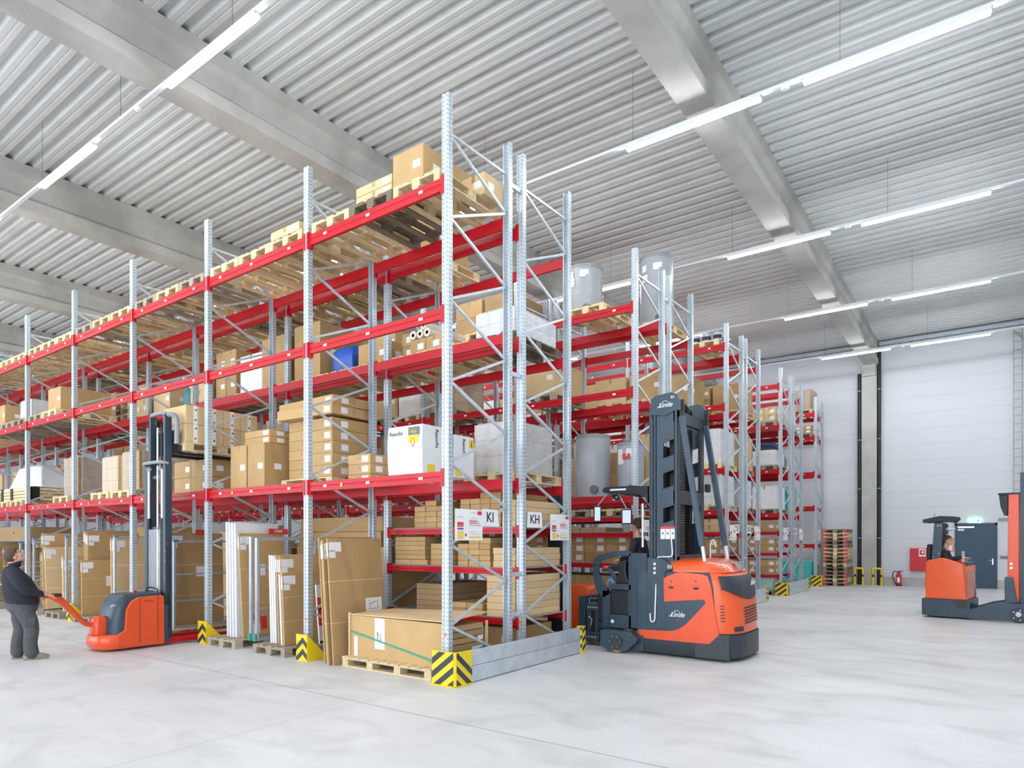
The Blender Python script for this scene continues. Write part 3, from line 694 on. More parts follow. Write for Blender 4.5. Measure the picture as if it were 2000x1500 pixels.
wrapped(-15.85, -15.05, 6.45, 7.55, A+PH, .78, 'centre one in fourth bay of KI first beams', 'cardpale'); pallet(-15.45, yc(Y1), A, 'under centre wrapped load, fourth bay, KI first beams', group='pallets on the KI first beams')
wrapped(-17.9, -17.05, 6.45, 7.55, A+PH, .9, 'in the fifth bay of KI first beams', 'carddark'); pallet(-17.5, yc(Y1), A, 'under wrapped load, fifth bay, KI first beams', group='pallets on the KI first beams')
g = empty('plastic_tub', (-20.8, 7.02, A+PH+.36), label='large white upturned plastic tub on black-cornered pallet collars, KI first beams', cat='tub')
MB().rings([[(x*1.0, y*1.0, 0) for x, y in ((-1.0, -.45), (.7, -.5), (.98, -.35), (1.0, .35), (.7, .5), (-1.0, .45))], [(x, y, .55) for x, y in ((-.75, -.3), (.35, -.35), (.6, -.22), (.6, .22), (.35, .35), (-.75, .3))], [(x, y, .62) for x, y in ((-.6, -.2), (.25, -.22), (.42, -.15), (.42, .15), (.25, .22), (-.6, .2))]]).build('tub_shell', 'white', g, bevel=.02)
MB().box(-1.03, -.55, -.02, 1.03, .55, .0).build('rim', 'white', g, bevel=.005)
g = empty('pallet_collar_stack', (-20.8, 7.0, A+PH), label='stack of folded wooden pallet collars with black corner hinges under the tub', cat='pallet collars')
for k in range(4): MB().box(-1.05, -.58, k*.085, 1.05, .58, k*.085+.07).build('collar_board', 'wood', g)
b = MB()
for x in (-1.05, -.35, .93): b.box(x, -.60, 0, x+.14, -.57, .34)
b.box(1.04, -.59, 0, 1.07, -.4, .34).build('corner_hinge', 'black', g)
pallet(-20.3, yc(Y1), A, 'right one under the pallet collars, KI first beams', group='pallets on the KI first beams'); pallet(-21.3, yc(Y1), A, 'left one under the pallet collars, KI first beams', group='pallets on the KI first beams')
# KI second beams (only far bays are used)
for bay in (4, 5, 6, 7):
    for s in range(3):
        if (bay, s) == (4, 0): continue
        cx = sx(bay, s); pallet(cx, yc(Y1), B_, ctxs(bay, 'second beams', 'KI rack', SL[s]), random.choice(['wood', 'woodgrey']), group='pallets on the KI second beams')
        if (bay, s) == (5, 0): wrapped(cx-.40, cx+.38, 6.4, 7.5, B_+PH, .5, 'white, sixth bay, KI second beams', 'foam', 'filmthick', 'white film-wrapped box load')
        elif (bay + s) % 2: carton(cx, yc(Y1), B_+PH, .74, 1.1, .55, ctxs(bay, 'second beams', 'KI rack', SL[s]), group='cartons on KI second beams')
# --- KH rack
YH = Y1+1.63
z = C_+PH
for bay in range(0, 10):
    for s in range(3):
        if bay == 0 and s in (0, 1): continue
        pallet(sx(bay, s), yc(YH), C_, ctxs(bay, 'top beams', 'KH rack', SL[s]), random.choice(['wood', 'wood', 'woodgrey']), group='pallets on the KH rack top beams')
carton(-7.75, 8.45, z, .7, .9, .62, 'under loose film on KH rack top beams, first bay', group='cartons on KH rack')
# second beams KH
SLOTS = []
def load(*a, **k):
    before = set(o.name for o in COL.objects if not o.parent); load_(*a, **k)
    SLOTS.append([o.name for o in COL.objects if not o.parent and o.name not in before])
def load_(x, Y, z, ctx, kind, rk, g=None, hh=None):
    w = .78; x0, x1 = x-w/2, x+w/2; y0, y1 = yc(Y)-.6, yc(Y)+.6; h = hh or random.uniform(.6, 1.0); grp = 'cartons on the '+rk
    kind2 = kind
    if kind != 'floorbox': pallet(x, yc(Y), z, 'under load, '+ctx, random.choice(['wood', 'wood', 'woodgrey', 'woodold']), group='pallets on the '+rk); zz = z+PH
    else: zz = z
    if kind == 'big': carton(x, yc(Y), zz, w, 1.2, h, ctx, random.choice(['card', 'card', 'carddark', 'cardpale']), group=grp)
    elif kind == 'pile2': pile(x0, x1, y0, y1, zz, 1, 2, h/2, ctx, random.choice(['card', 'cardpale', 'carddark']), parts=1, group=grp)
    elif kind == 'pile4': pile(x0, x1, y0, y1, zz, 2, 2, h/2, ctx, random.choice(['card', 'cardpale']), parts=2, group=grp)
    elif kind == 'wrap': wrapped(x0, x1, y0, y1, zz, round(h, 1), ctx, random.choice(['card', 'carddark', 'foam']))
    elif kind == 'wrapw': wrapped(x0, x1, y0, y1, zz, round(h, 1), ctx, 'foam', 'filmthick', 'white film-wrapped load')
    elif kind == 'white': carton(x, yc(Y), zz, w, 1.1, h*.8, ctx, 'foam', group=grp)
    elif kind == 'crate': crate(x0, x1, y0, y1, zz, h*.7, ctx)
    elif kind == 'cratep': crate(x0, x1, y0, y1, zz, h*.7, ctx, 'tealpale', 'pale turquoise')
    elif kind == 'pals':
        for k in range(3): pallet(x, yc(Y), zz+k*PH, '%s of the spare ones, %s' % (lay(k, 3), ctx), random.choice(['wood', 'woodgrey']), group='pallets on the '+rk)
def fill(Y, rk, bay, lev, z, kinds, hh=None):
    for s, k in enumerate(kinds):
        if k: load(sx(bay, s), Y, z, ctxs(bay, lev, rk, SL[s]), k, rk, hh=hh)
# KH bay 1: cartons, rolls, blue wrap
fill(YH, 'KH rack', 0, 'second beams', B_, ['wrapw', None, None], .42)
pallet(sx(0, 1), yc(YH), B_, 'under the paper rolls, KH second beams', group='pallets on the KH rack'); pallet(sx(0, 2), yc(YH), B_, 'under low cartons, KH second beams, first bay', group='pallets on the KH rack')
pile(-7.9, -7.2, 8.0, 9.0, B_+PH, 2, 1, .26, 'under the paper rolls, KH second beams', group='cartons on KH rack')
rm = MB().lathe([(.03, -.5), (.075, -.5), (.075, .5), (.03, .5), (.03, -.5)], n=18, axis='y').mesh('paper_roll', 'whitewood'); rm.shade_smooth(); rm.set_sharp_from_angle(angle=.7)
for i, (x, zz, w) in enumerate([(-7.85, .34, 'left of the bottom three'), (-7.69, .34, 'middle of the bottom three'), (-7.53, .34, 'right of the bottom three'), (-7.61, .474, 'on top')]):
    inst('paper_roll', rm, (x, 8.5, B_+PH+zz), label='cream cardboard roll, %s, on KH second beams' % w, cat='roll', group='paper rolls on the KH rack')
pile(-8.2, -7.95, 8.1, 8.9, B_+PH, 1, 2, .22, 'left of the rolls, KH second beams', group='cartons on KH rack')
fill(YH, 'KH rack', 1, 'second beams', B_, [None, None, 'big'], 1.05)
pallet(sx(1, 0), yc(YH), B_, 'under the carton beside blue sacks, KH second beams', group='pallets on the KH rack'); carton(sx(1, 0), yc(YH), B_+PH, .74, 1.0, .42, 'right of blue sacks, second bay, KH second beams', group='cartons on KH rack')
pallet(-9.76, yc(YH), B_, 'under the blue sacks, KH second beams', group='pallets on the KH rack')
g = empty('blue_sack', (-9.76, yc(YH), B_+PH), label='blue printed plastic sacks of goods on KH second beams, second bay', cat='sack')
MB().rings([[(x*k, y*k, zz) for x, y in ((-.3, -.5), (0, -.56), (.3, -.5), (.34, 0), (.3, .5), (0, .56), (-.3, .5), (-.34, 0))] for zz, k in ((.0, .82), (.12, .9), (.3, .93), (.45, .88), (.52, .7))]).build('sack_body', 'blue', g, smooth=50)
text('lettering', 'MILE', .13, (.325, -.1, .28), (PI/2, PI/2, PI/2), 'paper', g)
fill(YH, 'KH rack', 2, 'second beams', B_, ['big', 'white', 'pile4'], 1.0)
fill(YH, 'KH rack', 3, 'second beams', B_, ['pile2', None, 'big'], .6)
pallet(-15.36, yc(YH), B_, 'under the teal drum, KH second beams', group='pallets on the KH rack')
g = empty('teal_drum', (-15.45, 8.3, B_+PH), label='teal plastic drum with white lid on KH second beams left of the stacker mast', cat='drum')
MB().lathe([(.17, 0), (.19, .03), (.19, .42), (.15, .5), (.07, .53)], n=20).build('drum_body', 'tealbucket', g, smooth=40)
MB().lathe([(.075, .5), (.075, .58), (.02, .59)], n=16).build('lid', 'white', g, smooth=40)
KS = ['big', 'pile2', 'pile4', 'wrap', 'big', 'wrapw', 'white', 'big']
for bay in range(4, 9): fill(YH, 'KH rack', bay, 'second beams', B_, [random.choice(KS+['pals', None]) for _ in range(3)], .8)
# KH first beams
pallet(sx(0, 0), yc(YH), A, 'under big clear-wrapped load above the KH sign', group='pallets on the KH rack')
wrapped(-6.52, -5.74, 7.95, 9.1, A+PH, .76, 'above the KH sign on first beams', 'cardgrey', 'filmthick', 'big clear film-wrapped load of small cartons')
pallet(sx(0, 1), yc(YH), A, 'centre slot, first bay, KH first beams', group='pallets on the KH rack')
for bay in (1, 2): fill(YH, 'KH rack', bay, 'first beams', A, ['pile4' if bay == 1 else 'big', None if bay == 1 else 'wrapw', 'big'], .7)
fill(YH, 'KH rack', 3, 'first beams', A, ['pile2', 'wrap', 'white'], .95)
for bay in range(4, 9): fill(YH, 'KH rack', bay, 'first beams', A, [random.choice(KS) for _ in range(3)], random.choice([.8, 1.0, 1.2]))
# KH low shelves, first bay: stacks of long flat cartons lying front to back
def flat(x0, x1, z, nx, nz, h, ctx, y0=YH+.02, y1=YH+DEP-.02, m='card', miss=(), adj='long flat brown'):
    pile(x0, x1, y0, y1, z, nx, nz, h, ctx, m, parts=0, jit=.004, adj=adj, group='long flat cartons on the KH low shelves', miss=miss)
flat(-8.2, -7.45, 1.407, 2, 1, .085, 'left stack foot, KH middle low shelf'); flat(-8.2, -7.5, 1.495, 1, 5, .075, 'left stack, KH middle low shelf')
flat(-7.38, -6.9, 1.407, 2, 5, .088, 'centre stack, KH middle low shelf', miss=((0, 4),))
flat(-6.8, -6.15, 1.407, 3, 5, .088, 'block behind info board, KH middle low shelf', miss=((0, 4),))
flat(-6.1, -5.68, 1.407, 1, 3, .098, 'right stack, KH middle low shelf', m='cardpale', adj='long pale')
flat(-7.75, -7.0, 2.017, 3, 5, .088, 'stack left of corner upright, KH top low shelf', miss=((0, 4), (2, 4)))
flat(-6.75, -5.95, 2.017, 4, 6, .088, 'above KI sign, KH low shelves', miss=((0, 5), (1, 5)))
flat(-5.93, -5.68, 2.017, 1, 4, .1, 'right stack, KH top low shelf', m='cardpale', adj='long pale')
flat(-7.7, -7.1, .657, 1, 5, .09, 'left stack, KH bottom low shelf', m='carddark', adj='long dark')
flat(-6.95, -6.3, .657, 2, 2, .09, 'low stack, KH bottom low shelf')
flat(-6.22, -5.68, .657, 1, 6, .105, 'big right stack beside end frame, KH bottom low shelf', m='cardpale', adj='long pale')
carton(-6.7, YH+.6, 1.853, .62, 1.0, .11, 'thin one below KI sign, KH middle low shelf', 'carddark', group='long flat cartons on the KH low shelves')
pallet(-6.1, yc(YH), .0, 'on the floor under the KH low shelves, by end frame', group='pallets on the KH rack'); carton(-6.15, yc(YH), PH, .7, 1.1, .34, 'on floor pallet under the KH low shelves', group='cartons on KH rack')
for i, (x, w_) in enumerate(((-8.05, .5), (-7.1, .8))): carton(x, YH+.65, 0, w_, 1.0, .5, ('left' if i == 0 else 'right')+' one on floor under the KH low shelves', 'card', group='cartons on KH rack')
# KH floor level
for bay in range(1, 10):
    for s in range(3):
        x = sx(bay, s); c = ctxs(bay, 'floor level', 'KH rack', SL[s]); pallet(x, yc(YH), 0, 'under load, '+c, 'woodgrey', group='pallets on the KH rack')
        h = random.choice([1.5, 1.75, 2.0])
        if bay == 1: h = 1.55
        if bay in (1, 2) and s < 3: pile(x-.4, x+.4, YH+.1, YH+1.2, PH, 1, 2, h/2, c, random.choice(['card', 'carddark', 'cardpale']), parts=1, group='cartons on KH rack')
        else: carton(x, yc(YH), PH, .8, 1.15, h, c, random.choice(['card', 'carddark', 'card']), group='cartons on KH rack', adj='tall brown')
for k in range(2): carton(-9.78+k*.05, YH+.62, PH+1.555+k*.265, 2.3, 1.05, .26, 'long %s one on piles under KH first beams, second bay' % ('lower', 'upper')[k], 'card', parts=0, group='cartons on KH rack')
# --- second block
R2 = 'second block front row'; R2b = 'second block rear row'
pallet(sx(0, 0)-.55, yc(Y2), C_, 'under tank on top beams, second block front row', group='pallets on the second block')
tank(-7.12, 12.55, C_+PH, .37, 1.14, 'on top beams left of second block end upright')
pallet(sx(0, 0)+.02, yc(Y2+1.63), C_, 'under tallest tank, top beams, second block rear row', group='pallets on the second block')
tank(-6.1, 14.0, C_+PH, .37, 1.62, 'standing highest, on rear top beams of the second block')
tank(-6.82, 12.35, A+.01, .36, 1.32, 'large, on first beams left of turret truck guard', lab=False)
tank(-6.0, 12.45, A+.01, .27, 1.12, 'with red label, on first beams above the truck guard', red=True)
for s in range(3): pallet(sx(0, s), yc(Y2), 2.286, ctxs(0, 'empty one below tanks', R2, SL[s]), 'woodgrey' if s == 1 else 'wood', group='pallets on the second block')
pile(-8.2, -5.75, Y2+.1, Y2+1.1, 1.367, 5, 3, .185, 'low shelf right of KH rack, second block', group='cartons on second block low shelf')
pile(-8.1, -6.3, Y2+.2, Y2+1.0, 1.977, 6, 1, .1, 'thin shelf below tanks, second block', 'cardpale', parts=0, adj='small pale', group='cartons on second block low shelf')
pile(-8.1, -5.8, Y2+.1, Y2+1.2, PH, 4, 1, .95, 'floor level behind turret truck cabin, second block', group='cartons on second block floor')
for s in range(3): pallet(sx(0, s), yc(Y2), 0, ctxs(0, 'floor level', R2, SL[s]), group='pallets on the second block')
fill(Y2, R2, 0, 'second beams', B_, [None, None, 'big'], .7)
fill(Y2+1.63, R2b, 0, 'second beams', B_, ['big', 'pile2', None], .55)
fill(Y2+1.63, R2b, 0, 'first beams', A, ['pile4', 'pile4', 'wrap'], .95)
fill(Y2, R2, 1, 'top beams', C_, ['big', 'pile2', None], .75)
for bay in range(1, 8):
    for lv, z in (('first beams', A), ('second beams', B_)):
        fill(Y2, R2, bay, lv, z, [random.choice(KS+[None]) for _ in range(3)], random.choice([.8, 1.0, 1.2]))
    if bay > 1: fill(Y2, R2, bay, 'floor level', 0, [random.choice(['big', 'pile2']) for _ in range(3)], 1.6)
fill(Y2, R2, 2, 'top beams', C_, [None, 'big', 'wrapw'], .6)
# --- third block
R3 = 'third block front'; R3b = 'third block rear'
pallet(sx(0, 0)-.1, yc(Y3), 6.94, 'under grey paint cans, third block top beams', group='pallets on the third block')
can = MB().lathe([(.09, 0), (.115, .01), (.115, .19), (.12, .2), (.12, .22), (.1, .22)], n=16).mesh('can', 'steel'); can.shade_smooth(); can.set_sharp_from_angle(angle=.6)
bandm = MB().lathe([(.117, .05), (.117, .15)], n=16).mesh('can_band', 'navydark')
for k in range(3):
    for j in range(3):
        o = inst('metal_can', can, (-6.45+k*.3, Y3+.2+j*.35, 6.94+PH), label='steel can with dark band, %s in %s row, top of third block' % (col(k, 3), ('front', 'middle', 'back')[j]), cat='can', group='cans on top of the third block')
        inst('can_band', bandm, (0,0,0), o)
fill(Y3, R3, 0, 'second beams', 5.36, [None, 'big', 'pile2'], .8)
fill(Y3+1.63, R3b, 0, 'second beams', 5.36, ['big', 'pile4', 'big'], .75)
fill(Y3, R3, 0, 'middle beams', 3.7, ['wrapw', 'wrapw', 'pile2'], .95)
fill(Y3+1.63, R3b, 0, 'middle beams', 3.7, ['big', 'pile4', 'wrap'], .95)
fill(Y3, R3, 0, 'lower beams', 2.6, ['wrap', 'pile4', 'pile4'], .85)
fill(Y3+1.63, R3b, 0, 'lower beams', 2.6, ['wrapw', 'white', 'crate'], .8)
pile(-8.2, -5.8, Y3+.1, Y3+1.1, 1.407, 4, 2, .22, 'low shelf, third block front', group='cartons on the third block')
pile(-8.2, -5.8, Y3+.1, Y3+1.1, 2.037, 5, 2, .17, 'upper low shelf, third block front', 'cardpale', parts=1, group='cartons on the third block')
pile(-8.2, -5.8, Y3+.1, Y3+1.1, 0, 3, 1, .9, 'floor level, third block front', group='cartons on the third block')
pile(-8.2, -5.8, Y3+1.75, Y3+2.7, 0, 2, 1, .9, 'floor level, third block rear', 'carddark', group='cartons on the third block')
for bay in (1, 2, 3):
    for lv, z in (('lower beams', 2.6), ('middle beams', 3.7), ('second beams', 5.36)):
        fill(Y3, R3, bay, lv, z, [random.choice(KS+['crate', None]) for _ in range(3)], .9)
# --- fourth block
R4 = 'fourth block front row'; R4b = 'fourth block rear row'
fill(Y4, R4, 0, 'third beams', 5.6, ['pile4', 'wrapw', None], .45)
fill(Y4, R4, 0, 'second beams', 4.15, ['wrapw', 'crate', 'wrap'], .5)
fill(Y4, R4, 0, 'first beams', 2.7, ['white', 'white', 'crate'], .95)
fill(Y4+1.63, R4b, 0, 'first beams', 2.7, ['crate', 'cratep', 'crate'], 1.2)
fill(Y4+1.63, R4b, 0, 'second beams', 4.15, [None, None, 'wrap'], 1.0); pallet(-6.6, yc(Y4+1.63), 4.15, 'under blue covered load, fourth block', group='pallets on the fourth block')
fill(Y4+1.63, R4b, 0, 'third beams', 5.6, ['wrapw', 'big', None], .8)
pile(-8.2, -5.75, Y4+.1, Y4+1.0, 2.107, 4, 1, .32, 'top low shelf, fourth block', group='cartons on the fourth block')
pile(-8.2, -5.75, Y4+.1, Y4+1.0, 1.407, 4, 2, .24, 'middle low shelf, fourth block', group='cartons on the fourth block')
pile(-8.2, -5.75, Y4+.1, Y4+1.0, .687, 4, 2, .24, 'lowest shelf, fourth block', group='cartons on the fourth block')
crate(-6.5, -5.8, Y4+.1, Y4+1.1, PH, .42, 'on the floor under lowest shelf, fourth block', 'tealpale', 'pale turquoise'); pallet(-6.15, Y4+.62, 0, 'under pale turquoise box, floor, fourth block', 'woodold', group='pallets on the fourth block')
fill(Y4, R4, 1, 'first beams', 2.7, ['crate', 'big', 'wrap'], .9); fill(Y4, R4, 1, 'second beams', 4.15, ['big', 'wrap', None], .9)
g = empty('covered_load', (-6.6, Y4+1.63+.66, 4.15+PH+.3), label='dark net-covered load with blue cover on fourth block second beams', cat='covered load')
# --- last row
R5 = 'last rack row'
fill(Y5, R5, 0, 'fourth beams', 5.9, ['pile4', 'pile4', None], .3)
fill(Y5, R5, 0, 'top beams', 6.85, ['wrap', None, None], .75)
fill(Y5, R5, 0, 'floor level', 0, ['crate', 'crate', 'cratep'], 1.2)
# covered load
MB().rings([[(x*k, y*k, zz) for x, y in ((-.5, -.55), (.35, -.6), (.6, -.3), (.6, .4), (.3, .6), (-.5, .55))] for zz, k in ((-.3, .9), (0, 1), (.4, .92), (.62, .6))]).build('netting', 'greymid', g, smooth=40)
MB().tube([(.5, -.5, -.25), (.6, -.45, .2), (.4, -.4, .6), (-.3, -.45, .64), (-.5, -.5, .2)], .06, 8, sub=3).build('blue_edge', 'bluecap', g)
# --- pallet stack by the back wall (pallets with red corner blocks)
rb = MB()
for x in (-PW/2+.05, PW/2-.05): rb.box(x-.052, -PD/2-.003, .018, x+.052, -PD/2+.15, .107)
rbm = rb.mesh('red_block', 'signred')
for k in range(15):
    o = pallet(-4.98+random.uniform(-.015, .015), 29.35, k*PH*.985 if k == 0 else k*(PH+.0005), 'with red corner blocks, %s in the stack by back wall' % lay(k, 15), random.choice(['wood', 'woodgrey', 'woodold', 'wood']), adj='used', group='pallets stacked by the back wall', rz=0)
    if k not in (4, 5): inst('red_block', rbm, (0,0,0), o)

# ------------------------------------------------------------------ floor level of the KI rack: panels, dividers, big carton
def panel(x, y0, y1, h, lean, ctx, m='card', z0=0, t=.03, lab=True, adj=None, notes=(), word='cardboard panel'):
    adj = adj or {'card': 'tall brown', 'white': 'tall white', 'cardpale': 'tall pale brown', 'carddark': 'tall dark brown', 'foam': 'tall white'}[m]
    ang = math.asin(lean/h); g = empty('packed_panel', (x, y0, z0), label='%s %s %s' % (adj, word, ctx), cat='packed panel', group='packed panels standing under the KI rack')
    g.rotation_euler = (0, -ang, 0); d = y1-y0
    MB().box(-t, 0, t*math.sin(ang)*.5, 0, d, h/math.cos(ang)).build('panel_body', m, g, bevel=.004)
    for zz in (.33, .66): MB().box(-t-.001, -.0015, h*zz-.006, .0015, d+.001, h*zz+.006).build('strap', 'cardpale' if m == 'card' else 'paper', g)
    if lab:
        MB().box(0, .02, h-.19, .004, .24, h-.05).box(0, .02, h-.28, .004, .13, h-.17).box(-t, -.004, h-.26, 0, 0, h-.06).build('paper_label', 'paper', g)
    for (a, c, zb, zt, mm) in notes:
        o = MB().box(.001, a, zb, .005, c, zt).build('note', mm, g)
    return g
# four big sheets leaning in the first bay
for k, (dx, dy, h) in enumerate([(0, 0, 1.84), (-.075, -.02, 1.82), (-.15, .03, 1.80), (-.21, .04, 1.86)]):
    g = panel(-7.66+dx*1.15, 6.20+dy, 7.22+dy, h, .15, 'leaning beside big strapped carton, %s' % ('nearest it', 'second from it', 'third from it', 'farthest from it')[k], lab=k < 3, notes=[(.66, .98, .70, .93, 'paper')] if k == 0 else ())
    if k == 0:
        MB().tube([(.007, .74, .83), (.007, .80, .86), (.007, .88, .87)], .004, 5).box(.005, .73, .76, .0065, .735, .90).box(.005, .73, .76, .0065, .90, .765).box(.005, .895, .76, .0065, .90, .90).build('arrow_mark', 'ink', g)
# big carton with strap on its pallet
b = MB()
for x in (-.83, -.32, .22, .78): b.box(x-.06, -.60, .022, x+.06, -.46, .11).box(x-.06, -.07, .022, x+.06, .07, .11).box(x-.06, .46, .022, x+.06, .60, .11)
for y in (-.53, 0, .53): b.box(-.89, y-.07, 0, .84, y+.07, .022).box(-.89, y-.07, .11, .84, y+.07, .128)
for k in range(9): b.box(-.89+k*.195, -.61, .128, -.89+k*.195+.165, .6, .146)
PB = b.build('wooden_pallet', 'wood'); PB.location = (-6.66, 6.86, 0); tag(PB, 'extra wide pale pallet on floor under big strapped carton, beside corner guard', 'pallet', 'floor pallets of the KI rack')
g = empty('big_strapped_carton', (-6.6, 6.82, .146), label='big wide brown carton with green strap beside the corner upright on pallet', cat='carton')
MB().box(-.92, -.42, 0, .10, .42, .58).box(.10, -.42, 0, .90, -.395, .58).box(.10, .395, 0, .86, .42, .5).build('carton_body', 'card', g)
MB().add([(-.93, -.43, .585), (.92, -.43, .60), (.92, .43, .66), (-.93, .43, .59), (-.93, -.43, .60), (.92, -.43, .615), (.92, .43, .675), (-.93, .43, .605)], [(0,3,2,1),(4,5,6,7),(0,1,5,4),(1,2,6,5),(2,3,7,6),(3,0,4,7)]).build('lid', 'cardpale', g)
for k in range(6): MB().box(.12, -.39+.004*(k % 2), .01+k*.088, .86+.012*(k % 3), .385, .01+k*.088+.078).build('flat_panel', 'card' if k % 2 else 'cardedge', g, bevel=.004)
MB().box(-.42, -.426, .14, -.22, -.421, .57).box(-.85, -.426, .0, -.78, -.421, .28).box(-.2, -.3, .612, .1, -.1, .616).build('paper_label', 'paper', g)
MB().box(-.37, -.4275, .25, -.355, -.4265, .38).box(-.30, -.4275, .25, -.29, -.4265, .36).tube([(-.36, -.427, .37), (-.33, -.427, .33), (-.30, -.427, .25)], .003, 5).build('arrow_mark', 'ink', g)
MB().box(.895, .12, .12, .90, .36, .22).box(.895, .25, .3, .90, .36, .36).build('paper_label', 'paper', g)
MB().add([(-.935, -.434, .34), (.925, -.434, .03), (.925, -.430, .05), (-.935, -.430, .36), (-.935, -.428, .34), (.925, -.422, .03), (.925, -.422, .055), (-.935, -.428, .365)], [(0,1,2,3),(4,7,6,5),(0,4,5,1),(2,6,7,3),(1,5,6,2),(3,7,4,0)]).bar((.93, -.43, .04), (.93, .43, .22), .008, .026).build('strap', 'green', g)
MB().box(-.95, -.45, 0, -.92, -.42, .62).box(.89, .42, 0, .92, .45, .55).build('corner_post', 'cardpale', g)
# divider frames: steel posts joined at the top, standing on pallets
def divider(x, y0, y1, h, ctx, z0=PH, cap=True, rungs=()):
    g = empty('divider_frame', (x, y0, z0), label='grey steel divider frame %s' % ctx, cat='divider frame', group='steel divider frames under the KI rack')
    d = y1-y0
    for y in (0, d): MB().box(-.03, y-.02, 0, .03, y+.02, h).build('post', 'steel', g)
    MB().box(-.02, 0, h-.04, .02, d, h).build('top_rail', 'steel', g); MB().box(-.02, 0, 0, .02, d, .04).build('bottom_rail', 'steel', g)
    for r in rungs: MB().box(-.015, 0, r, .015, d, r+.03).build('cross_rail', 'steel', g)
    if cap:
        for y in (0, d): MB().box(-.034, y-.03, h-.03, .034, y+.06, h+.012).build('end_cap', 'bluecap', g)
    return g
FP = lambda x, c, m='woodgrey', y=6.83: pallet(x, y, 0, c, m, adj='worn floor', group='floor pallets of the KI rack')
# second bay
FP(-10.55, 'under white panels, second bay of KI rack, left'); FP(-9.2, 'under mixed panels, second bay of KI rack, right')
for k in range(4): panel(-10.66+k*.085, 6.36, 7.2, 1.98-k*.01, .04, 'left pack, second bay, %s from left' % ORD[k], 'foam', PH, .05, lab=False, word='wrapped panel')
g = panel(-10.24, 6.38, 7.25, 1.78, .14, 'before white pack, marked 453, second bay', 'card', PH, notes=[(.12, .32, .06, .22, 'paper'), (.34, .46, .12, .34, 'signred'), (.38, .48, 1.05, 1.24, 'paper')])
text('lettering', '453', .11, (.006, .2, .33), RX, 'ink', g, shear=.2)
tg = MB().box(.03, .56, 1.77, .036, .95, 1.87).build('red_tag', 'signred', g); text('lettering', 'TIMM', .07, (.038, .75, 1.82), RX, 'paper', tg)
divider(-9.93, 6.33, 7.5, 1.72, 'between the two pallets of second bay, KI rack', cap=False, rungs=(.5, 1.2)); 
for dx, nm in ((-9.93, 'left'), (-9.78, 'right')):
    o = MB().box(-.035, -.012, 0, .035, .0, .12).build('green_foot_tape', 'green'); o.location = (dx, 6.30, PH); tag(o, 'short green tape on the %s divider post foot, second bay' % nm, 'tape')
divider(-9.78, 6.34, 7.5, 1.70, 'right one of the pair in second bay, KI rack', cap=False)
for k in range(3): panel(-9.40+k*.06, 6.36, 7.0, 1.42-k*.01, .05, 'right pack, second bay, %s from left' % ORD[k], 'white', PH, .04, lab=False, word='wrapped panel')
for k in range(3): panel(-9.19+k*.05, 6.36, 7.25, 1.42-k*.005, .09, 'right pack, second bay, %s brown one' % ORD[k], 'card', PH)
panel(-9.04, 6.30, 6.9, 1.12, .065, 'shorter, edge-on before right pack, second bay', 'foam', PH, .03, lab=False, word='wrapped panel')
panel(-8.97, 6.30, 7.2, 1.15, .07, 'shorter, with papers at its corner, second bay, right end', 'card', PH, adj='low brown')
panel(-8.62, 6.7, 7.5, .95, .1, 'black and red edged, behind the second upright guard', 'white', PH, .03, lab=False, adj='low white', word='packed door', notes=[(0.0, .08, .3, .75, 'signred'), (.0, .5, .0, .06, 'black'), (0, .5, .55, .6, 'black')])
# third bay (behind the stacker)
FP(-12.62, 'under framed panels, third bay of KI rack', 'wood')
for k in range(3): panel(-12.72+k*.06, 6.36, 7.42, 1.80, .05, 'third bay, %s from left in steel frame' % ORD[k], 'card', PH, notes=[(.5, .8, .95, 1.15, 'paper')] if k == 2 else ())
divider(-12.42, 6.32, 7.45, 1.66, 'before the panels in third bay, right of stacker mast', rungs=(.5, 1.0))
tg = MB().box(-12.56, 6.8, 1.92, -12.555, 7.1, 2.02).build('red_tag', 'signred'); tag(tg, 'small red tag on top of panels in third bay of KI rack', 'tag')
tg = MB().box(-12.56, 7.1, 1.98, -12.55, 7.5, 2.14).build('white_bundle', 'white'); tag(tg, 'white wrapped bundle lying on top of panels, third bay, KI rack', 'bundle')
panel(-13.3, 6.35, 7.3, 1.75, .05, 'behind the stacker mast, third bay, left', 'cardpale', 0)
# fourth bay
FP(-16.1, 'left one in fourth bay of KI rack'); FP(-15.0, 'right one in fourth bay of KI rack')
for k in range(4): panel(-16.52+k*.06, 6.40, 7.5, 1.88-k*.02, .05, 'fourth bay, %s from left' % ORD[k], 'card', PH)
panel(-16.27, 6.24, 7.15, 1.22, .02, 'low, in front of the tall pack, fourth bay', 'card', PH, adj='low brown', notes=[(.5, .85, .62, .85, 'paper')])
for k in range(2): panel(-15.2+k*.1, 6.4, 7.5, 1.7, .03, 'fourth bay, %s one behind stacker hood' % ORD[k], 'cardpale', PH)
divider(-14.85, 6.32, 7.45, 1.75, 'in fourth bay behind the stacker hood', rungs=(.6,))
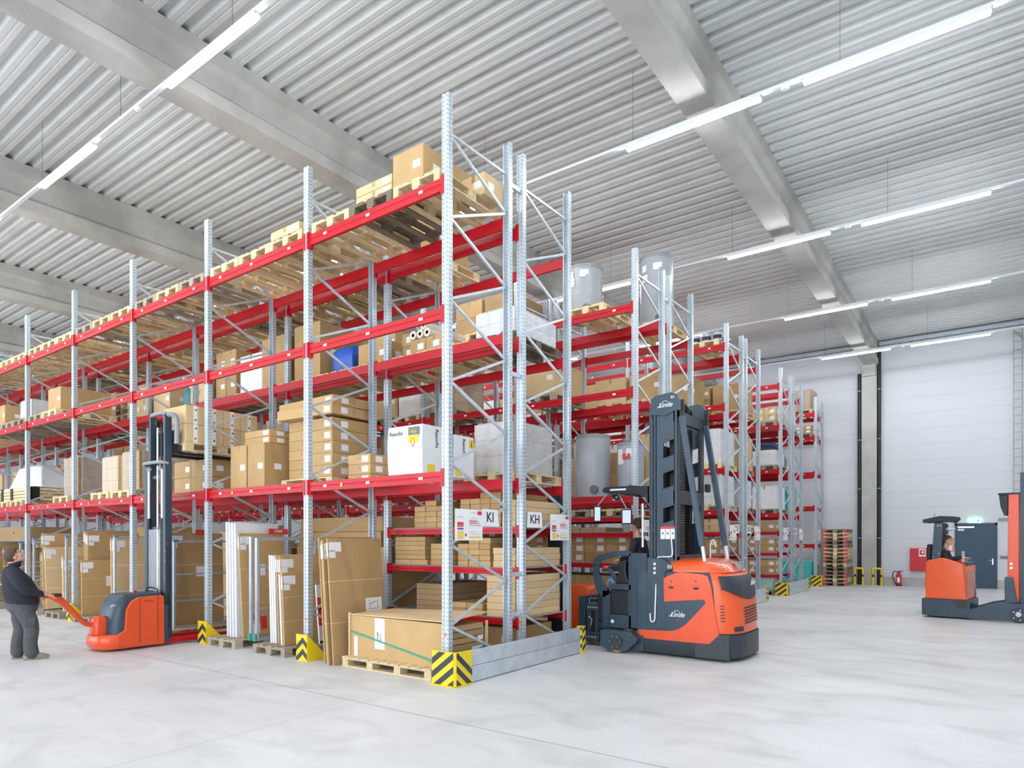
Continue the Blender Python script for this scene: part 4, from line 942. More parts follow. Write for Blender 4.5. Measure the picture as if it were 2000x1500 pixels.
# fifth bay
FP(-19.0, 'left one in fifth bay of KI rack'); FP(-17.7, 'right one in fifth bay of KI rack')
divider(-17.25, 6.3, 7.4, 1.74, 'fifth bay, right end, blue cap', rungs=(.4, 1.1))
for k in range(2): panel(-17.5+k*.05, 6.32, 6.9, 1.3-k*.05, .06, 'narrow, fifth bay, %s from the left at right end' % ORD[k], 'cardpale', PH)
for k in range(3): panel(-18.65+k*.09, 6.32, 7.3, (1.83, 1.83, 1.5)[k], .12, 'fifth bay, %s from left beside blue capped frame' % ORD[k], ('card', 'card', 'cardpale')[k], PH)
divider(-19.2, 6.3, 7.4, 1.70, 'fifth bay, left end, above the standing man', rungs=(.45, .75, 1.1)); 
for k in range(2): panel(-19.34+k*.09, 6.5, 7.3, 1.35, .04, 'thin, %s one inside left frame of fifth bay' % ORD[k], 'cardpale', PH)
# sixth and seventh bay
for k in (0, 2): FP(-20.2-k*.65, '%s one in sixth bay of KI rack' % SL[k])
g = carton(-21.2, 6.95, PH+1.63, 2.2, 1.1, .38, 'long, lying on top of the frames in sixth bay, KI rack', 'carddark', parts=0, adj='long dark brown')
MB().box(-.9, -.56, .24, -.87, -.551, .3).box(.3, -.56, .2, .33, -.551, .24).build('hand_hole', 'black', g)
divider(-20.1, 6.3, 7.4, 1.60, 'sixth bay, right end behind the standing man', rungs=(.8,)); divider(-22.2, 6.3, 7.4, 1.60, 'sixth bay, left end', cap=False)
for k in range(3): panel(-20.9-k*.35, 6.4, 7.4, 1.45, .08, 'dark, %s one in sixth bay under long carton' % ORD[k], 'carddark', PH)
for k in range(3): panel(-22.8-k*.12, 6.3, 7.5, 1.95, .1, 'seventh bay, %s from right' % ORD[k], 'card', PH)
FP(-23.2, 'in seventh bay of KI rack')

# ------------------------------------------------------------------ man-up turret truck (orange and dark blue)
TX, TY = -3.9, 9.72
VT = empty('turret_truck', (TX, TY, 0), label='large orange and dark blue man-up turret truck entering the aisle beside KH rack', cat='forklift')
def vb(f, name, m, parent=VT, smooth=None, bevel=0, **k):   # geometry given in world metres
    b = MB(); f(b); b.xf(Matrix.Translation((-TX, -TY, 0)) if parent is VT else Matrix.Translation((-TX, -TY, 0))); return b.build(name, m, parent, smooth=smooth, bevel=bevel, **k)
Y0T, Y1T = 9.72, 11.14; YM = (Y0T+Y1T)/2; HB = (Y1T-Y0T)/2
def SF(t, z, xr, ins=0, off=0, xc=-3.62, n=3.3):   # rear outline of the chassis, t 0..1 from near side to far side
    a = (t-.5)*PI; c, s = math.cos(a), math.sin(a)
    return (xc+(xr-xc+off)*abs(c)**(2/n), YM+(HB-ins+off)*math.copysign(abs(s)**(2/n), s), z)
def outline(z, xr, ins=0, off=0, x0=-4.55, n=26):
    q = [SF(i/n, z, xr, ins, off) for i in range(n+1)]
    return [(x0, Y0T+ins-off, z)]+q+[(x0, Y1T-ins+off, z)]
XRZ = [(.26, -2.99), (.5, -3.0), (.85, -3.03), (1.12, -3.07), (1.26, -3.13), (1.36, -3.24), (1.44, -3.38)]
def xrz(z):
    for (a, xa), (b, xb) in zip(XRZ, XRZ[1:]):
        if z <= b: return xa+(xb-xa)*max(0, (z-a))/(b-a)
    return XRZ[-1][1]
vb(lambda b: b.rings([outline(.035, -3.02, .03), outline(.07, -2.97), outline(.27, -2.97, 0, .004)]), 'skirt', 'charcoal', smooth=50)
def rearguard(b):
    R = []
    for z in (.06, .28, .40): R.append([SF(i/26, z, -2.97, 0, .014) for i in range(0, 27)]+[SF(i/26, z, -2.97, 0, -.06) for i in range(26, -1, -1)])
    b.rings(R)
vb(rearguard, 'rear_bumper', 'charcoal', smooth=50)
vb(lambda b: b.prism([(-3.62, .26), (-3.40, .26), (-3.25, .41), (-3.10, .41), (-3.10, .04), (-3.62, .04)], 'y', Y0T-.018, Y0T+.05), 'bumper_side', 'charcoal', bevel=.004)
vb(lambda b: b.rings([outline(z, xrz(z), (0 if z < 1.2 else (z-1.2)*.25)) for z in (.27, .5, .85, 1.12, 1.26, 1.33)]), 'chassis_body', 'navy', smooth=40)
def hoodtop(b):
    R = []
    for z, xr, ins, x0 in ((1.325, -3.17, .02, -3.96), (1.40, -3.24, .03, -4.05), (1.46, -3.34, .06, -4.12), (1.505, -3.5, .13, -4.12), (1.525, -3.75, .26, -4.1)):
        R.append(outline(z, xr, ins, .012, x0))
    b.rings(R)
vb(hoodtop, 'top_hood', 'orange', smooth=50)
def rearhood(b):
    zs = [.42, .5, .62, .75, .88, 1.0, 1.12, 1.2, 1.28, 1.34]; n = 40; t0, t1 = .10, .90
    P = []
    for z in zs:
        r = []
        for i in range(n+1):
            t = t0+(t1-t0)*i/n; o = .014
            if .25 < t < .75 and .55 < z < 1.0: o += .02*math.sin((t-.25)/.5*PI)
            r.append(SF(t, z, xrz(z), 0 if z < 1.2 else (z-1.2)*.2, o))
        P.append(r)
    vs = [p for r in P for p in r]; m_ = n+1
    b.add(vs, [(k*m_+i, k*m_+i+1, (k+1)*m_+i+1, (k+1)*m_+i) for k in range(len(zs)-1) for i in range(n)])
vb(rearhood, 'rear_hood', 'orange', smooth=60)
def rpatch(b, t0, t1, zl, zh, o=.022, n=24, m=4):
    vs = []
    for k in range(m+1):
        for i in range(n+1):
            u = i/n; t = t0+(t1-t0)*u; z = zl(u)+(zh(u)-zl(u))*k/m
            vs.append(SF(t, z, xrz(z), 0 if z < 1.2 else (z-1.2)*.2, o))
    b.add(vs, [(k*(n+1)+i, k*(n+1)+i+1, (k+1)*(n+1)+i+1, (k+1)*(n+1)+i) for k in range(m) for i in range(n)])
vb(lambda b: rpatch(b, .17, .84, lambda u: .90+.17*min(1, abs(u-.5)*2.2), lambda u: 1.275, .038), 'rear_window', 'charcoal', smooth=60)
def vents(b):
    for k in range(6): rpatch(b, .145, .185, lambda u, k=k: .60+k*.045, lambda u, k=k: .615+k*.045, .021, 4, 1)
    for k in range(6): rpatch(b, .42, .56, lambda u, k=k: .55+k*.045+.02*u, lambda u, k=k: .572+k*.045+.02*u, .042, 6, 1)
vb(vents, 'vent_slot', 'ink')
vb(lambda b: rpatch(b, .28, .40, lambda u: .45, lambda u: .52, .024, 6, 1), 'rear_recess', 'ink')
tt = SF(.53, 1.13, -3.07, 0, .055)
script_logo(VT, (tt[0]-TX+.0, tt[1]-TY, 1.15), (PI/2, 0, PI/2+.03), .26, 'rear_logo')
vb(lambda b: b.box(-3.36, YM+.02, 1.44, -3.16, YM+.13, 1.47).box(-3.2, YM+.02, 1.34, -3.15, YM+.13, 1.45), 'hood_grip', 'grey')
OP = [(-4.107,.856),(-4.116,1.215),(-4.065,1.248),(-3.874,1.325),(-3.504,1.300),(-3.42,1.269),(-3.37,1.126),(-3.33,.86),(-3.25,.395),(-3.275,.377),(-3.387,.262),(-3.567,.259),(-4.09,.259),(-4.504,.262),(-4.548,.39),(-4.006,.405),(-3.882,.44),(-3.76,.525),(-3.504,.800),(-3.449,.869),(-3.473,.914),(-3.536,.918)]
OP1 = OP[:1]+OP[1:9]+[(-3.30,.66), (-3.40,.80), (-3.449,.869), (-3.473,.914), (-3.536,.918)]
OP2 = [(-3.25,.395),(-3.275,.377),(-3.387,.262),(-3.567,.259),(-4.09,.259),(-4.504,.262),(-4.548,.39),(-4.006,.405),(-3.882,.44),(-3.76,.525),(-3.504,.800),(-3.40,.80),(-3.30,.66)]
vb(lambda b: b.prism(OP, 'y', Y0T-.016, Y0T+.006), 'side_panel', 'orangered')
vb(lambda b: b.box(-4.03, Y0T-.019, 1.065, -3.96, Y0T-.0155, 1.10).box(-3.64, Y0T-.019, 1.065, -3.56, Y0T-.0155, 1.10).lathe([(.012, Y0T-.02), (.012, Y0T-.015)], (-3.99, 0, 1.18), 8, 'y').lathe([(.012, Y0T-.02), (.012, Y0T-.015)], (-3.6, 0, 1.19), 8, 'y'), 'panel_slot', 'ink')
script_logo(VT, (-3.90-TX, -.006, .665), RY, .26, 'side_logo')
text('lettering', 'K', .055, (-3.90-TX, -.006, .575), RY, 'signred', VT, shear=.3)
text('fleet_number', '83', .075, (-4.02-TX, -.006, 1.40), RY, 'paper', VT)
vb(lambda b: b.prism([(-4.40, .38), (-4.10, .44), (-4.10, 1.32), (-3.96, 1.36), (-4.02, 1.46), (-4.14, 1.52), (-4.40, 1.54)], 'y', Y0T-.007, Y1T+.007), 'mast_base_housing', 'navy', bevel=.01)
b = MB()
for z in (1.44, 1.37, 1.30): b.lathe([(.022, -.008), (.022, -.002)], (-4.27-TX, 0, z), 14, 'y')
o = b.build('safety_sticker', 'paper', VT)
b = MB()
for z in (1.44, 1.37, 1.30): b.lathe([(.028, -.004), (.028, -.001)], (-4.27-TX, 0, z), 14, 'y')
b.build('sticker_ring', 'signred', VT)
# mast
YN, YF = 9.80, 10.98
def mastside(b, y):
    x0, x1 = -4.20, -3.94
    for (z0, z1) in ((.45, 2.08), (2.36, 2.62), (2.91, 3.10), (3.39, 3.85)): b.box(x0, y, z0, x1, y+.03, z1)
    for z0, z1 in ((2.08, 2.36), (2.62, 2.91), (3.10, 3.39)):
        b.box(x0, y, z0, x0+.035, y+.03, z1); b.box(x1-.045, y, z0, x1, y+.03, z1)
        b.prism([(x0+.03, z0-.001), (x1-.04, z0-.001), (x1-.04, z0+.05)], 'y', y, y+.03); b.prism([(x0+.03, z1+.001), (x1-.04, z1+.001), (x0+.03, z1-.05)], 'y', y, y+.03)
for y, nm in ((YN, 'near'), (YF-.03, 'far')):
    vb(lambda b: (mastside(b, y), b.box(-3.97, y-.012, .45, -3.935, y+.11 if nm == 'near' else y+.03, 3.85)), 'mast_side_plate', 'navy', bevel=.003)
    vb(lambda b: b.box(-4.40, y, .40, -4.36, y+.05, 3.95).box(-4.33, y, .40, -4.29, y+.05, 3.95).box(-4.28, y+.01, .4, -4.2, y+.04, 3.9), 'mast_rail', 'navy', bevel=.004)
    vb(lambda b: b.tube([(-4.345, y-.02, .75), (-4.345, y-.02, 3.75)], .022, 12), 'lift_cylinder', 'navy', smooth=50)
    cap = vb(lambda b: b.prism([(-4.36, 3.80), (-4.12, 3.76), (-3.94, 3.84), (-3.87, 3.82), (-3.87, 3.96), (-3.93, 4.08), (-4.02, 4.12), (-4.30, 4.09), (-4.36, 4.05)], 'y', y-.02, y+.035), 'mast_cap', 'navy', bevel=.004)
script_logo(VT, (-4.12-TX, YN-.023-TY, 3.93), RY, .26, 'mast_logo')
text('fleet_number', '83', .06, (-4.0-TX, YN-.022-TY, 4.04), RY, 'paper', VT)
b = MB()
for i in range(3): b.box(-4.205+.083*i-TX, YN-.006-TY, 1.83, -4.205+.083*i+.075-TX, YN-.001-TY, 2.03)
o = b.build('warning_sticker', 'paper', VT)
MB().box(-4.205-TX, YN-.008-TY, 1.99, -3.965-TX, YN-.006-TY, 2.03).build('sticker_header', 'signred', o)
b = MB()
for i in range(3): b.lathe([(.018, YN-TY-.008), (.018, YN-TY-.006)], (-4.168+.083*i-TX, 0, 1.92), 12, 'y')
b.build('sticker_symbol', 'greymid', o)
for q in ((3.66, 3.84), (2.38, 2.60), (1.50, 1.58)): vb(lambda b: b.box(-4.0, YN, q[0], -3.935, YF, q[1]), 'mast_crossbar', 'charcoal', bevel=.005)
vb(lambda b: b.box(-3.99, YN, 1.55, -3.93, YN+.13, 3.7).box(-3.99, YF-.13, 1.55, -3.93, YF, 3.7), 'mast_rear_post', 'charcoal', bevel=.005)
vb(lambda b: b.box(-4.14, YN+.20, .5, -4.06, YN+.32, 3.65).box(-4.14, YF-.32, .5, -4.06, YF-.20, 3.65).tube([(-4.1, YM, .5), (-4.1, YM, 3.6)], .05, 14).box(-4.2, YN+.05, .45, -4.17, YF-.05, 3.3), 'inner_mast', 'black', smooth=40)
def chain(b):
    for y in (YN+.42, YN+.50):
        z = 1.6
        while z < 3.6: b.box(-4.06, y-.012, z, -4.03, y+.012, z+.022); z += .04
vb(chain, 'lift_chain', 'greymid')
vb(lambda b: b.lathe([(.04, YM-.03), (.13, YM-.03), (.13, YM+.03), (.04, YM+.03)], (-4.05, 0, 3.88), 22, 'y').lathe([(.04, YM-.16), (.10, YM-.16), (.10, YM-.11), (.04, YM-.11)], (-4.02, 0, 3.9), 22, 'y'), 'chain_pulley', 'black', smooth=40)
for y, nm in ((YN+.06, 'near'), (YF-.03, 'far')):
    vb(lambda b: b.bar((-3.89, y, 3.74), (-3.56, y, 1.72), .075, .085), 'brace_strut', 'navy', bevel=.008)
    vb(lambda b: b.tube([(-3.56, y, 1.75), (-3.52, y, 1.49)], .026, 12), 'strut_rod', 'housing', smooth=50)
    vb(lambda b: b.bar((-3.88, y, 4.0), (-3.88, y, 3.70), .05, .06).lathe([(.025, y-.045), (.025, y+.045)], (-3.88, 0, 3.93), 12, 'y'), 'strut_hinge', 'black')
vb(lambda b: b.tube([(-4.02, YN-.03, 1.86), (-4.0, YN-.03, 1.60), (-4.05, YN-.03, 1.555), (-4.20, YN-.03, 1.55), (-4.245, YN-.03, 1.52), (-4.25, YN-.06, 1.30), (-4.25, Y0T-.03, .75), (-4.26, Y0T-.03, .56), (-4.32, Y0T-.03, .54), (-4.34, Y0T-.02, .66)], .011, 8, sub=3), 'cable', 'paper')
vb(lambda b: b.tube([(-3.75, YF-.2, 1.50), (-3.75, YF-.2, 1.75), (-3.70, YF-.2, 1.82), (-3.66, YF-.2, 1.7)], .012, 8, sub=3), 'cable', 'paper')
vb(lambda b: b.box(-3.9, YF-.08, 2.62, -3.83, YF+.06, 2.76), 'rear_mirror', 'black', bevel=.02)
# cabin
CX0, CX1 = -5.43, -4.42
def side_frame(y):
    def f(b):
        t = .045
        b.prism([(-5.42, 1.38), (-5.30, 1.38), (-5.27, 1.47), (-5.0, 1.545), (-4.72, 1.555), (-4.72, 1.63), (-4.80, 1.645), (-5.05, 1.625), (-5.32, 1.56), (-5.41, 1.50)], 'y', y, y+t)
        b.prism([(-5.42, 1.40), (-5.31, 1.40), (-5.31, 1.25), (-5.16, .98), (-5.10, .98), (-5.10, .92), (-5.24, .84), (-5.36, .99), (-5.43, 1.28)], 'y', y, y+t)
        b.box(-5.24, y, .37, -5.10, y+t, .98); b.box(-5.12, y, 1.00, -4.70, y+t, 1.09); b.box(-5.12, y, .37, -4.70, y+t, .59); b.box(-4.76, y, .37, -4.70, y+t, 1.6)
    return f
vb(side_frame(9.80), 'cabin_side_frame', 'navy', bevel=.006); vb(side_frame(11.0), 'cabin_side_frame', 'navy', bevel=.006)
vb(lambda b: b.box(-4.72, 9.79, .385, -4.44, 9.88, 1.605).box(-4.62, 9.885, .385, -4.44, 11.06, 1.60).box(-5.24, 9.84, .36, -4.7, 11.0, .46), 'cabin_rear_wall', 'navy', bevel=.008)
vb(lambda b: b.box(-5.36, 9.86, .46, -5.26, 11.0, 1.0), 'cabin_front_panel', 'navydark', bevel=.01)
vb(lambda b: b.box(-5.12, 9.83, .58, -4.76, 9.90, 1.0), 'side_cushion', 'cushion', bevel=.025)
vb(lambda b: b.prism([(-5.06, 1.09), (-4.80, 1.09), (-4.86, 1.26), (-4.86, 1.46), (-5.0, 1.46), (-5.0, 1.26)], 'y', 9.90, 10.0), 'operator_seat', 'cushion', bevel=.02)
vb(lambda b: b.box(-4.66, 10.0, 1.1, -4.625, 10.9, 1.5), 'seat_back', 'black', bevel=.02)
vb(lambda b: b.bar((-5.22, 9.95, 1.38), (-5.05, 9.95, 1.15), .06, .05).box(-5.3, 9.9, 1.28, -5.15, 10.5, 1.38), 'control_console', 'navy', bevel=.008)
vb(lambda b: b.ell((-5.22, 9.88, 1.36), (.05, .03, .03)), 'control_knob', 'signred', smooth=60)
vb(lambda b: b.tube([(-5.18, 9.88, 1.10), (-5.14, 9.88, 1.16), (-5.08, 9.88, 1.12), (-5.10, 9.88, 1.04)], .022, 8, sub=4), 'blue_glove', 'bluecap', smooth=60)
MB().tube([(-5.12-TX, 9.87-TY, 1.08), (-5.10-TX, 9.87-TY, 1.0), (-5.13-TX, 9.87-TY, .93)], .026, 8).build('white_glove', 'paper', VT, smooth=60)
vb(lambda b: b.prism([(-4.45, 2.52), (-4.45, 2.40), (-4.50, 2.50), (-4.62, 2.55), (-5.18, 2.60), (-5.27, 2.62), (-5.27, 2.66), (-5.22, 2.70), (-4.7, 2.70), (-4.45, 2.68)], 'y', 9.85, 9.93).prism([(-4.45, 2.52), (-4.45, 2.40), (-4.50, 2.50), (-4.62, 2.55), (-5.18, 2.60), (-5.27, 2.62), (-5.27, 2.66), (-5.22, 2.70), (-4.7, 2.70), (-4.45, 2.68)], 'y', 10.95, 11.03).box(-5.26, 9.9, 2.61, -5.1, 11.0, 2.69).box(-4.85, 9.9, 2.61, -4.75, 11.0, 2.69).box(-4.5, 9.9, 2.5, -4.4, 11.0, 2.69), 'overhead_guard', 'navydark', bevel=.008)
vb(lambda b: [b.box(-5.1, 9.93+i*.13, 2.62, -4.45, 9.96+i*.13, 2.66) for i in range(1, 8)], 'guard_bar', 'navydark')
vb(lambda b: b.box(-5.12, 9.842, 2.632, -4.83, 9.85, 2.662), 'guard_lamp', 'housing')
def mirror(px, y, pz, hx, w, h, a):
    vb(lambda b: b.tube([(hx, y, 2.60), (px, y, pz+h/2)], .009, 6), 'mirror_rod', 'steel')
    R = Matrix.Translation((px, y, pz)) @ Matrix.Rotation(a, 4, 'Z')
    o = vb(lambda b: b.add([R @ Vector(v) for v in MB().box(-w/2, -.015, -h/2, w/2, .015, h/2).v], MB().box(0,0,0,1,1,1).f), 'mirror_shell', 'black', bevel=.014)
    vb(lambda b: b.add([R @ Vector(v) for v in MB().box(-w/2+.018, -.018, -h/2+.02, w/2-.018, -.0155, h/2-.02).v], MB().box(0,0,0,1,1,1).f), 'mirror_glass', 'mirror')
mirror(-5.44, 10.0, 2.26, -5.25, .13, .27, .55); mirror(-4.84, 9.9, 2.20, -5.0, .17, .25, .3)
vb(lambda b: b.lathe([(.09, 0), (.07, -.03), (.02, -.045)], (-5.12, 10.1, 2.58), 18, 'z').ell((-5.12, 10.1, 2.54), (.085, .085, .05)), 'dome_mirror', 'mirror', smooth=60)
vb(lambda b: b.tube([(-4.52, 9.82, 1.70), (-4.52, 9.82, 2.40)], .018, 10), 'grab_rail', 'paper', smooth=60)
vb(lambda b: b.box(-4.56, 9.81, 1.88, -4.44, 9.86, 1.94).box(-4.56, 9.81, 2.33, -4.44, 9.86, 2.38), 'rail_bracket', 'navy')
vb(lambda b: b.lathe([(.03, -.003), (.03, .001)], (-5.05, 9.797, .475), 14, 'y').lathe([(.022, -.003), (.022, .001)], (-4.345, 9.775, 1.09), 14, 'y'), 'round_sticker', 'paper')
# load wheel with cover
vb(lambda b: b.prism([(-5.15, .355), (-4.62, .365), (-4.50, .25), (-4.50, .21), (-4.70, .045), (-5.02, .045), (-5.15, .10)], 'y', 9.55, 9.74), 'wheel_cover', 'navy', bevel=.012)
vb(lambda b: b.lathe([(.145, 9.57), (.155, 9.59), (.155, 9.70), (.145, 9.72)], (-4.86, 0, .157), 28, 'y'), 'load_wheel', 'wheelyellow', smooth=50)
vb(lambda b: b.lathe([(.12, 9.53), (.125, 9.545), (.125, 9.56), (.04, 9.56)], (-4.87, 0, .19), 24, 'y').lathe([(.035, 9.525), (.035, 9.54)], (-4.87, 0, .19), 16, 'y'), 'wheel_hub', 'charcoal', smooth=40)
vb(lambda b: [b.lathe([(.009, 9.52), (.009, 9.54)], (-4.87+.095*math.cos(a), 0, .19+.095*math.sin(a)), 8, 'y') for a in [i*PI/3 for i in range(6)]], 'hub_bolt', 'chrome')
vb(lambda b: b.prism([(-5.15, .355), (-4.62, .365), (-4.50, .25), (-4.70, .045), (-5.15, .06)], 'y', 11.1, 11.26).box(-4.62, 9.7, .06, -4.45, 11.15, .3), 'far_wheel_cover', 'navy')
# turret head, auxiliary mast and forks in front of the cabin
vb(lambda b: b.box(-5.82, 10.02, .06, -5.70, 10.5, .84).box(-5.66, 10.02, .06, -5.58, 10.12, .66).box(-5.50, 10.02, .06, -5.44, 10.12, .66).box(-5.66, 10.0, .60, -5.44, 10.4, .72).box(-5.68, 10.0, .08, -5.42, 10.4, .24).box(-5.46, 10.05, .3, -5.2, 10.9, .42), 'turret_frame', 'navy', bevel=.006)
def bits(b):
    rr = random.Random(3)
    for k in range(7): b.tube([(-5.63+k*.033, 10.06, .72), (-5.63+k*.033, 10.06, .80+rr.uniform(0, .03))], .008, 6)
    for k in range(5): b.tube([(-5.62+k*.045, 9.995, .66), (-5.62+k*.045, 10.03, .66)], .016, 8)
    b.tube([(-5.6, 9.99, .5), (-5.54, 9.99, .45), (-5.56, 9.99, .35)], .01, 6)
    for k in range(4): b.tube([(-5.66+k*.06, 9.985, .15), (-5.66+k*.06, 10.02, .15)], .018, 8)
vb(bits, 'hydraulic_fitting', 'steel')
vb(lambda b: b.box(-5.6, 10.03, .75, -5.45, 10.2, .80).box(-5.64, 10.04, .25, -5.47, 10.3, .6), 'valve_block', 'black')
vb(lambda b: b.prism([(-6.30, .10), (-5.86, .10), (-5.86, .95), (-5.92, 1.0), (-6.30, 1.0)], 'y', 10.45, 10.95), 'turret_cover', 'orange', bevel=.03)
vb(lambda b: b.box(-6.70, 10.38, .12, -6.42, 10.62, 2.75), 'auxiliary_mast', 'navydark', bevel=.008)
vb(lambda b: b.box(-6.75, 9.75, .10, -6.6, 11.2, .30).box(-6.7, 9.3+.2, .07, -6.55, 9.9, .12).box(-6.2, 9.5, .07, -6.05, 9.9, .12), 'fork_carriage', 'navydark')

# ------------------------------------------------------------------ people
def limb(b, P, R, n=12, sub=4): return b.tube(P, R, n, sub=sub, ends=True)
def ellring(b, L, n=18):    # stack of ellipse rings (cx, cy, z, rx, ry)
    b.rings([[(c[0]+c[3]*math.cos(2*PI*k/n), c[1]+c[4]*math.sin(2*PI*k/n), c[2]) for k in range(n)] for c in L]); return b
def head(b, c, tilt, yaw, s=1.0):
    """face looks along +y before yaw; tilt > 0 looks up; c is the centre of the skull"""
    q = MB()
    q.ell((0, -.012, .02), (.074, .094, .095), n=20, m=12)
    q.ell((0, .026, -.045), (.054, .062, .066), n=16, m=9)
    q.ell((0, .072, -.088), (.026, .022, .02))
    q.tube([(0, .083, .022), (0, .098, -.004), (0, .106, -.022), (0, .094, -.034)], [.009, .011, .014, .010], 8, ends=True)
    q.ell((0, .088, -.053), (.024, .012, .007)); q.ell((0, .086, -.064), (.020, .011, .007))
    q.ell((0, .076, .034), (.052, .016, .011))
    for sx_ in (-1, 1): q.ell((sx_*.076, -.004, -.008), (.012, .020, .034)); q.ell((sx_*.038, .066, -.022), (.022, .016, .018))
    R = Matrix.Translation(c) @ Matrix.Rotation(yaw, 4, 'Z') @ Matrix.Rotation(tilt, 4, 'X') @ Matrix.Scale(s, 4)
    q.xf(R); b.add(q.v, q.f); return R
def hair(parent, R, m='hair', back=0):
    q = MB(); n, mm = 26, 16; vs = []
    for j in range(mm+1):
        ph = PI/2-PI*j/mm*.93
        for k in range(n):
            a = 2*PI*k/n; vs.append(Vector((.082*math.cos(ph)*math.cos(a), -.014+.103*math.cos(ph)*math.sin(a), .024+.104*math.sin(ph))))
    q.v = [tuple(v) for v in vs]
    for j in range(mm):
        for k in range(n):
            f = (j*n+k, (j+1)*n+k, (j+1)*n+(k+1) % n, j*n+(k+1) % n); c = sum((vs[i] for i in f), Vector())/4
            if c.y > .045 and c.z < .075: continue
            if c.y > .012 and c.z < .035: continue
            if c.y > -.04 and c.z < -.01: continue
            if c.z < -.055: continue
            q.f.append(f)
    q.xf(R); o = q.build('hair', m, parent, smooth=80); sd = o.modifiers.new('s', 'SOLIDIFY'); sd.thickness = .012; sd.offset = 0; return o
def eyes(parent, R):
    w = MB(); p = MB()
    for s_ in (-1, 1): w.ell((s_*.03, .077, .012), (.012, .008, .008)); p.ell((s_*.03, .0845, .013), (.005, .003, .005))
    w.xf(R); p.xf(R); e_ = w.build('eye', 'paper', parent, smooth=80); p.build('pupil', 'ink', e_, smooth=80)
    m_ = MB().box(-.018, .097, -.0595, .018, .1, -.0575); m_.xf(R); m_.build('mouth', 'hosered', parent)
    br = MB()
    for s_ in (-1, 1): br.tube([(s_*.014, .089, .036), (s_*.034, .088, .041), (s_*.05, .078, .035)], .004, 6)
    br.xf(R); br.build('eyebrow', 'hair', parent)
def hand(b, wrist, d, up, curl=.6, s=1.0, left=False, thumb=None):
    """palm and five fingers; d = direction from wrist to fingertips, up = back of the hand"""
    d = Vector(d).normalized(); up = (Vector(up)-d*Vector(up).dot(d)).normalized(); r = d.cross(up)*(-1 if left else 1); w = Vector(wrist)
    P = lambda a, c, e: w+d*a*s+r*c*s+up*e*s
    q = MB()
    for c in (-.028, -.010, .010, .028): b.tube([P(0, c*.7, 0), P(.045, c*.95, 0), P(.088, c, -.002)], [.016*s, .015*s, .012*s], 8, ends=True)
    for i, (c, L_) in enumerate(((-.031, .058), (-.011, .075), (.010, .082), (.031, .073))):
        p = P(.088, c, 0); a = 0; pts = [p]
        for k, f in enumerate((.45, .32, .23)):
            a += curl*(.8+.12*i)*(1.0 if k else .8); p = p+(d*math.cos(a)-up*math.sin(a))*L_*f*s; pts.append(p)
        b.tube(pts, [.0095*s, .009*s, .008*s, .007*s], 8, ends=True)
    tp = [P(.018, .030, -.004), P(.048, .052, -.016), P(.072, .050, -.034), P(.088, .040, -.046)]
    b.tube(tp, [.013*s, .011*s, .0095*s, .008*s], 8, ends=True)

# man holding the stacker's tiller and looking up at the raised pallet
MX, MY = -11.925, 3.813; MR = -.28      # he faces +y turned a little towards +x
MAN = empty('person', (MX, MY, 0), MR, label='man in dark fleece and grey work trousers holding the stacker handle, looking up', cat='person')
def shear(b, k=.14):
    b.v = [(v[0], v[1]-max(0, v[2]-.45)*k, v[2]) for v in b.v]; return b
bd = MB()
ellring(bd, [(0, 0, .80, .13, .10), (0, -.01, 1.0, .15, .12), (0, -.02, 1.2, .16, .12), (0, -.04, 1.36, .12, .09), (0, -.04, 1.40, .05, .05)])
limb(bd, [(0, -.045, 1.30), (0, -.035, 1.42), (0, -.0, 1.50)], [.068, .062, .06])
for s_ in (-1, 1): limb(bd, [(s_*.10, 0, .84), (s_*.115, s_*.05, .48), (s_*.12, s_*.07-.02, .10)], [.07, .05, .04])
hd = Vector((.145, .325, .985)); el = Vector((.275, .06, 1.07))
limb(bd, [(.2, -.03, 1.34), el, hd], [.055, .045, .033])
hand(bd, hd, (-.12, .93, -.32), (.2, .25, 1), 1.1)
limb(bd, [(-.2, -.03, 1.34), (-.27, -.02, 1.08), (-.17, .20, .98)], [.055, .045, .033])
hand(bd, (-.165, .21, .975), (.35, .85, -.3), (-.3, .2, 1), .9, left=True)
shear(bd)
RM = head(bd, (0, -.145, 1.57), .50, 0, 1.08)
BODY = bd.build('body', 'skin', MAN, remesh=.0055, smoothit=3)
hair(MAN, RM); eyes(MAN, RM)
jk = MB()
ellring(jk, [(0, .01, .80, .19, .19), (0, .01, .86, .215, .215), (0, .01, .97, .225, .225), (0, .01, 1.08, .225, .22), (0, -.01, 1.22, .225, .19), (0, -.04, 1.33, .20, .14), (0, -.045, 1.39, .13, .10), (0, -.04, 1.42, .08, .075)])
limb(jk, [(.18, -.04, 1.33), (.27, .0, 1.20), (.29, .06, 1.08), (.22, .19, 1.02), (.158, .275, .99)], [.095, .09, .078, .060, .044])
limb(jk, [(-.18, -.04, 1.33), (-.27, -.03, 1.20), (-.28, .01, 1.08), (-.22, .12, 1.01), (-.175, .20, .985)], [.095, .09, .078, .060, .048])
shear(jk).build('jacket', 'fleece', MAN, remesh=.011, smoothit=5)
cl = MB(); cl.rings([[(a*math.cos(2*PI*k/20), -.025+zz*.35+a*1.05*math.sin(2*PI*k/20), 1.39+zz+.02*math.sin(2*PI*k/20)) for k in range(20)] for zz, a in ((0, .09), (.05, .084), (.09, .088))], cap=False)
o = shear(cl).build('collar', 'fleece', MAN, smooth=80); o.modifiers.new('s', 'SOLIDIFY').thickness = .014
text('back_print', 'A', .09, (0, -.318, 1.22), (PI/2+.1, 0, 0), 'paper', MAN, sx=1.4); MB().box(-.05, -.325, 1.145, .05, -.30, 1.157).build('back_print_line', 'paper', MAN)
tr_ = MB()
